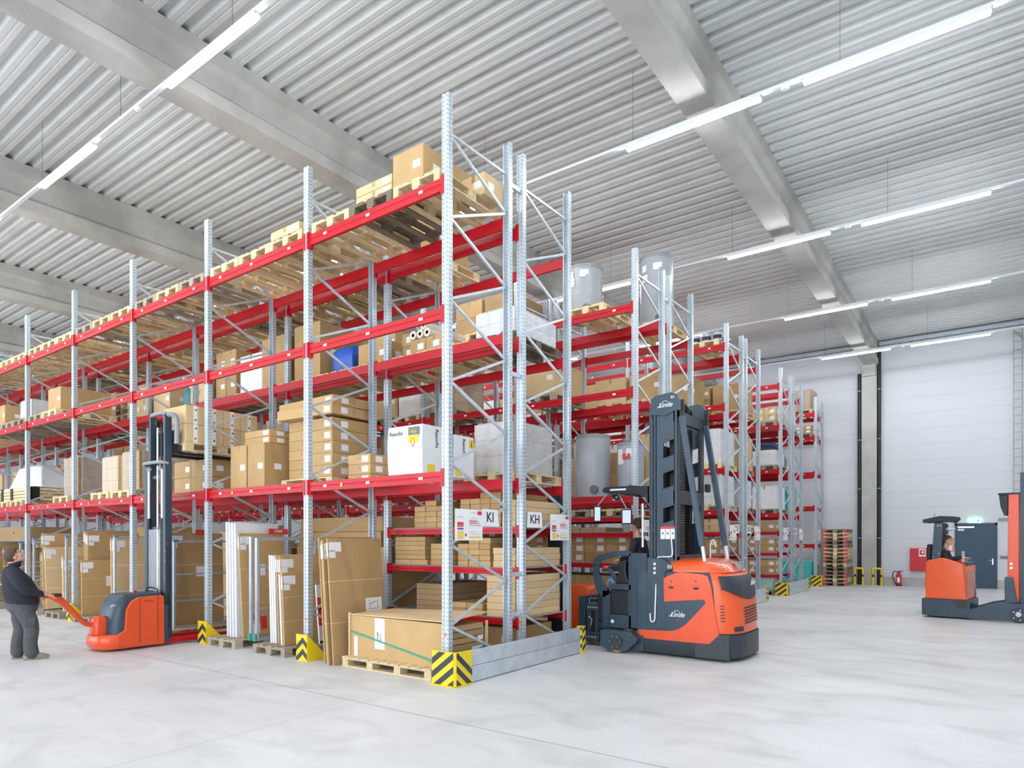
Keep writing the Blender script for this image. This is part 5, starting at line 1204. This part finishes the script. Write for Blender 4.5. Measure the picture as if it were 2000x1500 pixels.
ellring(tr_, [(0, .0, .70, .16, .15), (0, .0, .76, .20, .195), (0, .0, .86, .21, .21), (0, .005, .93, .195, .20)])
limb(tr_, [(.10, .01, .78), (.12, .05, .60), (.125, .06, .45), (.125, .045, .25), (.12, .06, .10)], [.135, .118, .10, .092, .10])
limb(tr_, [(-.10, -.0, .78), (-.12, -.05, .60), (-.125, -.06, .45), (-.125, -.10, .25), (-.12, -.10, .10)], [.135, .118, .10, .092, .10])
shear(tr_).build('trousers', 'trouser', MAN, remesh=.011, smoothit=5)
for (x, y) in ((.12, .06), (-.12, -.08)):
    s_ = MB(); s_.tube([(x, y-.06, .055), (x, y+.03, .06), (x, y+.13, .045), (x, y+.19, .038)], [.05, .052, .045, .034], 12, sub=3, ends=True); 
    s_.box(x-.045, y-.10, .0, x+.045, y+.21, .026); s_.build('shoe', 'shoe', MAN, remesh=.007, smoothit=3)
for s_ in (-1,): MB().box(.225, -.02, .52, .24, .1, .66).build('cargo_pocket', 'trouser', MAN, bevel=.004)

# truck operator
OPR = empty('person', (-4.84, 10.38, .46), PI/2, label='operator in dark jacket standing inside the orange turret truck cabin, seen from behind mast', cat='person')
bd = MB(); ellring(bd, [(0, 0, .7, .13, .09), (0, 0, 1.0, .15, .11), (0, .02, 1.28, .14, .1), (0, .02, 1.42, .05, .05)]); limb(bd, [(0, .02, 1.32), (0, .04, 1.5)], [.055, .05])
RO = head(bd, (0, .05, 1.60), -.05, -.15)
for s_ in (-1, 1): limb(bd, [(s_*.09, 0, .85), (s_*.1, .02, .45), (s_*.1, 0, .05)], [.08, .06, .045])
limb(bd, [(.14, .01, 1.27), (.255, .02, 1.12), (.43, .16, 1.06)], [.05, .042, .03]); hand(bd, (.43, .17, 1.06), (.35, .9, -.1), (.1, .1, 1), .7)
limb(bd, [(-.14, .01, 1.27), (-.24, .05, 1.12), (-.2, .26, 1.02)], [.05, .042, .03]); hand(bd, (-.2, .27, 1.02), (.2, .9, -.1), (-.1, .1, 1), .7, left=True)
bd.build('body', 'skin', OPR, remesh=.006, smoothit=3); hair(OPR, RO, 'hair'); eyes(OPR, RO)
# left arm of the operator (towards the camera) reaches the rail
jk = MB(); ellring(jk, [(0, .0, .72, .155, .12), (0, 0, .95, .175, .145), (0, 0, 1.15, .185, .14), (0, .01, 1.3, .17, .11), (0, .02, 1.4, .075, .065)])
limb(jk, [(.16, .01, 1.32), (.25, .01, 1.15), (.33, .07, 1.08), (.42, .15, 1.06)], [.075, .066, .052, .04]); limb(jk, [(-.16, .01, 1.32), (-.24, .04, 1.13), (-.2, .24, 1.03)], [.075, .062, .042])
jk.build('jacket', 'fleece', OPR, remesh=.012, smoothit=5)
tr_ = MB(); ellring(tr_, [(0, 0, .66, .13, .11), (0, 0, .8, .16, .13), (0, 0, .9, .155, .13)])
for s_ in (-1, 1): limb(tr_, [(s_*.08, 0, .74), (s_*.1, .02, .42), (s_*.1, .0, .08)], [.105, .085, .075])
tr_.build('trousers', 'trouser', OPR, remesh=.014, smoothit=4)
for s_ in (-1, 1): MB().tube([(s_*.1, -.05, .05), (s_*.1, .08, .05), (s_*.1, .16, .035)], [.045, .045, .03], 10, sub=2, ends=True).build('shoe', 'rubber', OPR, smooth=60)

# ------------------------------------------------------------------ red walkie stacker with raised mast
SX, SY = -11.84, 5.0
ST = empty('pallet_stacker', (SX, SY, 0), label='red walkie pallet stacker with tall dark mast raised in front of the KI rack', cat='stacker')
def so(z, hw, yf, yb=.66, n=14, e=3.0):
    q = []
    for i in range(n+1):
        a = PI+PI*i/n; c, s_ = math.cos(a), math.sin(a)
        q.append((hw*math.copysign(abs(c)**(2/e), c), .08+(yf+.08)*-abs(s_)**(2/e)*1.0, z))
    return q+[(hw, yb, z), (-hw, yb, z)]
MB().rings([so(.04, .37, .30), so(.10, .39, .34), so(.24, .39, .33), so(.27, .37, .30)]).build('bumper_skirt', 'orangered', ST, smooth=50)
MB().rings([so(.26, .34, .16), so(.45, .34, .15), so(.70, .33, .10), so(.83, .31, .04), so(.90, .27, -.04), so(.915, .2, -.1)]).build('hood', 'navy', ST, smooth=50)
sp_ = [(.14, .05), (.66, .05), (.66, .86), (.60, .875), (.24, .865), (.12, .80), (.05, .66), (.03, .34), (-.10, .26), (-.10, .12)]
MB().prism([(y, z) for y, z in sp_], 'x', .335, .395).build('side_panel', 'orangered', ST, bevel=.012)
MB().prism([(y, z) for y, z in sp_], 'x', -.395, -.335).build('side_panel', 'orangered', ST, bevel=.012)
MB().box(.394, .26, .14, .402, .54, .83).build('battery_door', 'orangered', ST, bevel=.006)
MB().box(.399, .255, .10, .4035, .26, .86).box(.399, .54, .10, .4035, .545, .86).box(.4, .33, .79, .404, .47, .80).build('panel_gap', 'ink', ST)
MB().box(-.34, .64, .06, .34, .72, .62).box(.24, .66, .05, .38, .74, .70).build('rear_frame', 'navy', ST, bevel=.01)
MB().tube([(0, .35, .90), (0, .35, .95)], .03, 14).box(-.04, .33, .945, .04, .37, .955).build('emergency_stop', 'hosered', ST)
MB().tube([(.1, .5, .9), (.1, .5, .98), (-.0, .62, .99), (.14, .66, .96), (.14, .66, .9)], .012, 8, sub=3).build('hood_handle', 'black', ST)
MB().lathe([(.02, -.02), (.07, -.01), (.07, .02)], (.12, -.03, .70), 16, 'y').build('key_panel', 'black', ST)
script_logo(ST, (.20, -.07, .73), (PI/2, 0, .35), .13, 'hood_logo')
MB().rings([[(x*k, -.20+y*k*.9, z) for x, y in ((-.12, .1), (-.12, -.08), (-.05, -.14), (.05, -.14), (.12, -.08), (.12, .1))] for z, k in ((.27, 1.05), (.42, 1.0), (.52, .85), (.57, .55))]).build('tiller_base', 'orangered', ST, smooth=50, bevel=.01)
hp = [(0, -.22, .44), (.02, -.40, .46), (.05, -.55, .60), (.08, -.72, .80), (.10, -.84, .915)]
MB().tube(hp, [.045, .040, .042, .05, .055], 12, sub=4).build('tiller_arm', 'orangered', ST, smooth=60)
th = MB(); th.tube([(.10, -.82, .90), (.10, -.90, .93)], [.06, .045], 12, ends=True); th.tube([(-.02, -.86, .92), (-.10, -.93, .93), (-.02, -.97, .935), (.12, -.975, .935), (.26, -.97, .935), (.32, -.93, .93), (.24, -.86, .92)], .019, 8, sub=3)
th.build('tiller_grip', 'orangered', ST, smooth=60)
MB().box(.02, -.90, .945, .18, -.80, .985).build('control_head', 'black', ST, bevel=.012)
for x in (-.26, .26): MB().box(x-.075, .66, .03, x+.075, 2.05, .115).build('fork_leg', 'red', ST, bevel=.02)
for x in (-.26, .26): MB().lathe([(.03, -.06), (.045, -.06), (.045, .06), (.03, .06)], (x, 1.9, .045), 16, 'x').build('load_roller', 'wheelyellow', ST)
MB().lathe([(.1, -.05), (.11, -.04), (.11, .04), (.1, .05)], (0, .05, .11), 20, 'x').build('drive_wheel', 'rubber', ST)
for s_ in (-1, 1):
    MB().box(s_*.33-.045, .74, .05, s_*.33+.045, .86, 3.15).build('outer_mast', 'navy', ST, bevel=.006)
    MB().box(s_*.26-.03, .78, .9, s_*.26+.03, .90, 4.03).build('inner_mast', 'navy', ST, bevel=.006)
    MB().tube([(s_*.24, .76, .6), (s_*.24, .76, 3.05)], .026, 12).build('lift_cylinder', 'chrome', ST, smooth=60)
    MB().tube([(s_*.24, .76, .3), (s_*.24, .76, 2.2)], .038, 12).build('cylinder_body', 'black', ST, smooth=60)
MB().tube([(-.36, .80, 3.15), (-.3, .70, 3.17), (0, .66, 3.17), (.3, .70, 3.17), (.36, .80, 3.15)], .03, 8, sub=3).build('mast_yoke', 'grey', ST, smooth=60)
MB().tube([(-.28, .84, 4.0), (-.2, .80, 4.05), (.2, .80, 4.05), (.28, .84, 4.0)], .035, 8, sub=3).build('top_yoke', 'grey', ST, smooth=60)
MB().box(-.3, .78, 1.95, .3, .84, 2.05).box(-.26, .80, 2.9, .26, .84, 2.96).build('mast_crossbar', 'navy', ST)
MB().tube([(0, .80, .9), (0, .80, 3.8)], .022, 10).build('centre_cylinder', 'chrome', ST, smooth=60)
MB().box(-.09, .82, 2.3, -.05, .84, 3.9).box(.05, .82, 2.3, .09, .84, 3.9).build('lift_chain', 'black', ST)
MB().lathe([(.02, -.02), (.06, -.02), (.06, .02), (.02, .02)], (0, .82, 3.88), 16, 'x').build('chain_pulley', 'black', ST)
MB().tube([(.2, .76, 3.06), (.2, .72, 3.1)], .04, 12).tube([(-.2, .76, 3.06), (-.2, .72, 3.1)], .04, 12).build('cylinder_head', 'steel', ST)
MB().box(-.27, .735, .92, .27, .745, 2.0).build('clear_guard', 'plasticclear', ST)
MB().tube([(.34, .8, 4.0), (.40, .87, 4.0), (.42, .92, 3.9), (.42, .92, 3.5)], .045, 8, sub=4).build('hose_guard', 'grey', ST, smooth=60)
MB().box(-.36, .92, 3.34, .36, .98, 3.75).box(-.30, .98, 3.34, -.18, 2.1, 3.38).box(.18, .98, 3.34, .30, 2.1, 3.38).build('fork_carriage', 'navydark', ST)
MB().tube([(.385, .80, .3), (.385, .80, 1.8)], .016, 8).build('hose', 'black', ST)
b = MB()
for z in (.95, 1.15, 1.45, 1.62): b.box(.378, .735, z, .385, .745, z+.01)
b.build('clip', 'chrome', ST)
MB().lathe([(.03, .375), (.03, .38)], (0, .80, 1.75), 14, 'x').build('warning_sticker', 'signred', ST)
for o in ST.children:
    if o.name.split('.')[0] in ('outer_mast', 'inner_mast', 'lift_cylinder', 'cylinder_body', 'mast_yoke', 'top_yoke', 'mast_crossbar', 'centre_cylinder', 'lift_chain', 'chain_pulley', 'cylinder_head', 'clear_guard', 'hose_guard', 'fork_carriage', 'hose', 'clip', 'warning_sticker'): o.location.x = -.12
# raised load
PL = pallet(-11.85, 6.73, 3.385, 'raised high on the stacker forks, carrying taped cartons', 'wood', adj='new pale', group='raised load on stacker'); PL.scale = (1.0, 1.08, 1.05)
tapes = MB(); me_, t_, l_ = cmesh(.80, .34, .325, 'cardpale')
for k in range(2):
    for j in range(4):
        o = inst('carton', me_, (-11.85, 6.73-.525+j*.35, 3.545+k*.33), label='pale carton, %s layer, %s on the raised stacker pallet' % (('lower', 'upper')[k], ('nearest', 'second', 'third', 'farthest')[j]), cat='carton', group='cartons on the raised pallet')
        MB().box(.4005, -.035, 0, .403, .035, .325).build('paper_strip', 'paper', o)
        MB().box(.403, -.015, .06, .4045, .015, .09).box(.403, -.005, .24, .4045, .025, .27).build('black_mark', 'ink', o)
        inst('packing_tape', t_, (0,0,0), o)

# ------------------------------------------------------------------ reach truck at the right edge
RT = empty('reach_truck', (-.319, 18.25, 0), -.12, label='orange reach truck with dark overhead guard driving at the right edge', cat='forklift')
def rp(name, pts, y0, y1, m, bevel=.01, parent=RT): return MB().prism(pts, 'y', y0, y1).build(name, m, parent, bevel=bevel)
WD = 1.24; RT.scale = (.94, 1, 1)
BS = [(-1.0, .44), (-.98, 1.30), (-.93, 1.34), (-.665, 1.41), (-.545, 1.39), (-.16, 1.26), (-.09, .44)]
MB().prism(BS, 'y', 0, .10).build('body_side', 'orange', RT, bevel=.03); MB().prism(BS, 'y', WD-.10, WD).build('body_side', 'orange', RT, bevel=.03)
MB().box(-.995, .05, .44, -.90, WD-.05, 1.30).box(-.22, .05, .44, -.12, WD-.05, 1.22).box(-.9, .1, .44, -.2, WD-.1, .50).build('body_core', 'orange', RT, bevel=.01)
MB().prism([(-1.06, .20), (-1.06, .44), (-.06, .40), (-.06, .24), (.25, .36), (.55, .43), (1.6, .42), (1.6, .06), (.4, .03), (-.9, .03)], 'y', 0.0, .14).prism([(-1.06, .20), (-1.06, .44), (-.06, .40), (-.06, .24), (.25, .36), (.55, .43), (1.6, .42), (1.6, .06), (.4, .03), (-.9, .03)], 'y', WD-.14, WD).box(-1.07, .02, .05, -.06, WD-.02, .44).build('chassis', 'navy', RT, bevel=.012)
rp('door_gap', [(-.42, .40), (-.10, .42), (-.10, .26), (-.30, .24)], -.004, .004, 'ink', 0)
rp('body_seam', [(-.20, 1.24), (-.19, 1.24), (-.12, .46), (-.13, .46)], -.004, .002, 'ink', 0)
rp('guard_pillar', [(-.86, 1.34), (-.80, 2.22), (-.62, 2.22), (-.66, 1.41)], .02, .12, 'navy'); rp('guard_pillar', [(-.86, 1.34), (-.80, 2.22), (-.62, 2.22), (-.66, 1.41)], .50, .58, 'navy')
MB().prism([(-1.04, 2.22), (-1.05, 2.30), (-.68, 2.38), (-.36, 2.36), (-.33, 2.30), (-.42, 2.22), (-.60, 2.24)], 'y', .0, .10).prism([(-1.04, 2.22), (-1.05, 2.30), (-.68, 2.38), (-.36, 2.36), (-.33, 2.30), (-.42, 2.22), (-.60, 2.24)], 'y', .50, .60).box(-1.04, .05, 2.24, -.96, .55, 2.31).box(-.44, .05, 2.26, -.36, .55, 2.33).build('overhead_guard', 'navydark', RT, bevel=.01)
MB().box(-1.0, .2, 2.27, -.4, .23, 2.30).box(-1.0, .36, 2.27, -.4, .39, 2.30).build('guard_bar', 'navydark', RT)
MB().tube([(-.8, .05, 2.36), (-.8, .05, 2.44)], .006, 6).build('antenna', 'black', RT)
MB().box(-.98, .12, .95, -.89, .85, 1.72).build('seat_backrest', 'black', RT, bevel=.03)
MB().box(-.9, .15, .82, -.45, .85, .93).build('seat_cushion', 'black', RT, bevel=.03)
for z in (1.4, 1.47, 1.54, 1.61): MB().box(-.99, .11, z, -.982, .86, z+.02).build('backrest_rib', 'charcoal', RT)
MB().tube([(-.52, .06, 2.05), (-.40, .06, 2.10), (-.42, .1, 2.18)], .01, 6).ell((-.46, .07, 2.07), (.10, .03, .05)).build('work_lamp', 'steel', RT, smooth=50)
MB().box(-.60, .08, 1.95, -.52, .14, 2.18).build('lamp_bracket', 'black', RT)
MB().box(-.26, .12, 1.22, -.12, WD-.1, 1.30).tube([(-.22, .3, 1.35), (-.20, .3, 1.52)], .012, 8).build('dashboard', 'charcoal', RT, bevel=.01)
MB().lathe([(.14, -.01), (.155, 0), (.14, .01)], (-.30, .5, 1.44), 20, 'z').build('steering_wheel', 'black', RT)
MB().box(-.12, .08, 1.12, -.02, .6, 1.16).tube([(-.06, .1, 1.16), (.03, .1, 1.18), (.0, .1, 1.08)], .012, 8, sub=3).build('front_tray', 'orangered', RT)
MB().box(-.24, .10, 1.3, -.18, .14, 1.56).build('paper_holder', 'plasticclear', RT)
for k in range(5): MB().box(-1.005, -.003, .50+k*.03, -.985, .01, .515+k*.03).build('vent_slot', 'paper', RT)
rp('mast_column', [(.665, 1.0), (.685, 2.83), (.88, 2.83), (.88, .45), (.80, .45)], .06, .16, 'orangered', .01); rp('mast_column', [(.665, 1.0), (.685, 2.83), (.88, 2.83), (.88, .45), (.80, .45)], WD-.16, WD-.06, 'orangered', .01)
rp('mast_foot', [(.62, .42), (.62, 1.0), (.77, 1.0), (.86, .44)], .0, .1, 'navy'); rp('mast_foot', [(.62, .42), (.62, 1.0), (.77, 1.0), (.86, .44)], WD-.1, WD, 'navy')
rp('camera_housing', [(.50, 2.82), (.68, 2.82), (.66, 2.36), (.60, 2.36), (.53, 2.56)], .08, .5, 'navydark')
MB().box(.49, .05, 2.82, .90, WD-.05, 2.86).build('mast_top_plate', 'navydark', RT)
MB().box(.90, .10, .25, .98, .16, 3.3).box(.90, WD-.16, .25, .98, WD-.10, 3.3).box(1.02, .2, .25, 1.08, .26, 2.8).build('mast_rail', 'navy', RT)
MB().tube([(1.0, .12, .3), (1.0, .12, 2.7)], .02, 8).build('lift_cylinder', 'chrome', RT)
MB().box(1.05, .1, .6, 1.15, WD-.1, 1.3).build('fork_carriage', 'doorblue', RT)
MB().box(1.15, .3, .25, 2.2, .42, .30).box(1.15, .8, .25, 2.2, .92, .30).build('fork', 'charcoal', RT)
for z in (1.29, 1.20): MB().lathe([(.03, -.004), (.03, .001)], (.74, .06, z), 14, 'y').build('round_sticker', 'paper', RT)
for y in (-.01, WD-.13): MB().lathe([(.15, 0), (.165, .02), (.165, .12), (.15, .14)], (.88, y, .165), 26, 'y').build('load_wheel', 'charcoal', RT, smooth=50)
MB().lathe([(.05, -.02), (.06, -.01)], (.88, 0, .19), 16, 'y').build('wheel_hub', 'steel', RT)
for k in range(5): MB().lathe([(.014, -.022), (.014, -.01)], (.88+.11*math.cos(k*1.26), 0, .17+.11*math.sin(k*1.26)), 8, 'y').build('wheel_bolt', 'paper', RT)
MB().lathe([(.14, 0), (.15, .02), (.15, .2), (.14, .22)], (-.75, .5, .15), 20, 'y').build('drive_wheel', 'rubber', RT)
for k in range(4): MB().lathe([(.01, -.012), (.01, -.0)], ((-.72, -.83, -.66, -.7)[k], .02, (2.15, 1.42, 2.15, 1.5)[k]), 8, 'y').build('frame_bolt', 'chrome', RT)
DR = empty('person', (-.75, 18.72, 1.02), -PI/2-.12, label='reach truck driver in dark jacket seated under the overhead guard', cat='person')
DR.location = (-.319+math.cos(-.12)*-.60-math.sin(-.12)*.44, 18.25+math.sin(-.12)*-.60+math.cos(-.12)*.44, 0)
bd = MB(); ellring(bd, [(0, -.02, 1.02, .15, .1), (0, -.02, 1.3, .15, .1), (0, -.01, 1.58, .12, .09), (0, .01, 1.64, .05, .05)]); limb(bd, [(0, .0, 1.56), (0, .03, 1.72)], [.055, .05])
RD = head(bd, (0, .05, 1.80), -.1, -.25, 1.0)
for s_ in (-1, 1):
    limb(bd, [(s_*.1, 0, 1.06), (s_*.11, .30, 1.05), (s_*.11, .28, .66)], [.07, .06, .045])
    limb(bd, [(s_*.13, -.01, 1.50), (s_*.225, .08, 1.37), (s_*.14, .36, 1.42)], [.05, .042, .03]); hand(bd, (s_*.14, .36, 1.42), (0, 1, -.1), (0, .1, 1), .8, left=s_ < 0)
bd.build('body', 'skin', DR, remesh=.007, smoothit=3); hair(DR, RD); eyes(DR, RD)
jk = MB(); ellring(jk, [(0, -.02, .98, .16, .13), (0, -.02, 1.2, .18, .15), (0, -.02, 1.5, .17, .12), (0, .0, 1.63, .07, .06)])
for s_ in (-1, 1): limb(jk, [(s_*.15, 0, 1.54), (s_*.23, .08, 1.37), (s_*.15, .34, 1.42)], [.072, .06, .042])
jk.build('jacket', 'fleece', DR, remesh=.013, smoothit=4)
tr_ = MB(); ellring(tr_, [(0, 0, .96, .15, .13), (0, 0, 1.08, .16, .13)])
for s_ in (-1, 1): limb(tr_, [(s_*.09, .02, 1.06), (s_*.11, .30, 1.05), (s_*.11, .28, .64)], [.09, .08, .065])
tr_.build('trousers', 'trouser', DR, remesh=.014, smoothit=4)
for s_ in (-1, 1): MB().tube([(s_*.11, .20, .56), (s_*.11, .28, .55), (s_*.11, .33, .54)], [.045, .04, .03], 10, sub=2, ends=True).build('shoe', 'rubber', DR, smooth=60)

# ------------------------------------------------------------------ count limits: what shows least of cartons and pallets becomes one background mass
def fold(prefix, keep, name, label, cat):
    from mathutils.bvhtree import BVHTree
    def topm(o):
        m_ = Matrix.Identity(4); r = o
        while r: m_ = Matrix.Translation(r.location) @ r.rotation_euler.to_matrix().to_4x4() @ Matrix.Diagonal((*r.scale, 1)) @ m_; t = r; r = r.parent
        return m_, t
    V = []; Fc = []; own = []
    for o in bpy.data.objects:
        if o.type != 'MESH' or 'film' in o.name or 'clear' in o.name or len(o.data.polygons) > 3000: continue
        m_, t = topm(o); base = len(V); V += [m_ @ v.co for v in o.data.vertices]
        for p in o.data.polygons: Fc.append([base+i for i in p.vertices]); own.append(t.name)
    T_ = BVHTree.FromPolygons(V, Fc); R3_ = cam.rotation_euler.to_matrix(); hits = {}; nx, ny = 400, 300
    for j in range(ny):
        for i in range(nx):
            d = (R3_ @ Vector((((i+.5)/nx*2000-1000)/1289, (1055-(j+.5)/ny*1500)/1289, -1))).normalized()
            h = T_.ray_cast(cam.location, d)
            if h[2] is not None: hits[own[h[2]]] = hits.get(own[h[2]], 0)+1
    dead = []; gone = set()
    for s_ in SLOTS:
        if not any(hits.get(n, 0) for n in s_): gone |= set(s_)
    for n in gone:
        o = bpy.data.objects[n]; LAB.pop(o['label'], None); dead += list(o.children_recursive)+[o]
    for pre, kp, nm, lb, ct in zip(prefix, keep, name, label, cat):
        L_ = [o for o in bpy.data.objects if not o.parent and o.name not in gone and (o.name == pre or o.name.startswith(pre+'.'))]
        L_.sort(key=lambda o: -hits.get(o.name, 0)); print(pre, len(L_), 'seen', sum(1 for o in L_ if hits.get(o.name, 0)))
        def bb(o):
            m_, t = topm(o); q = [m_ @ Vector(v) for v in o.bound_box]; return [min(p[i] for p in q) for i in range(3)]+[max(p[i] for p in q) for i in range(3)]
        box = {o.name: bb(o) for o in L_}; live = set(box)
        for o in sorted([o for o in L_ if not hits.get(o.name, 0)], key=lambda o: -box[o.name][5]):
            if len(live) <= kp: break
            q = box[o.name]
            if any(n != o.name and abs(box[n][2]-q[5]) < .03 and box[n][0] < q[3] and box[n][3] > q[0] and box[n][1] < q[4] and box[n][4] > q[1] for n in live): continue
            live.discard(o.name); LAB.pop(o['label'], None); dead += list(o.children_recursive)+[o]
        L_ = [o for o in L_ if o.name in live]; print('kept', len(L_))
        rest = L_[kp:]
        if not rest: continue
        b = MB(); ms = {}; mi = []
        for o in rest:
            M4, t = topm(o); me = o.data
            b.add([M4 @ v.co for v in me.vertices], [tuple(p.vertices) for p in me.polygons])
            k = me.materials[0].name; ms.setdefault(k, len(ms)); mi += [ms[k]]*len(me.polygons)
        me = bpy.data.meshes.new(nm); me.from_pydata(b.v, [], b.f)
        for k in ms: me.materials.append(M[k])
        me.polygons.foreach_set('material_index', mi)
        o2 = bpy.data.objects.new(nm, me); COL.objects.link(o2); tag(o2, lb, ct, None, 'stuff')
        for o in rest:
            if o['label'] in LAB: del LAB[o['label']]
            dead += list(o.children_recursive)+[o]
    bpy.data.batch_remove(dead)
fold(['carton', 'wooden_pallet'], [300, 300], ['background_cartons', 'background_pallets'],
     ['brown cartons packed deep inside the racks behind the loads in front', 'wooden pallets deep inside the racks behind the loads in front'], ['cartons', 'pallets'])
dup_ = {k: v for k, v in LAB.items() if len(v) > 1}
for k, v in list(dup_.items())[:60]: print('DUPLICATE LABEL', len(v), k)
long_ = [k for k in LAB if len(k.split()) > 16]
for k in long_[:40]: print('LONG', len(k.split()), k)
print('cartons', NC[0], 'top level', len([o for o in bpy.data.objects if not o.parent]))
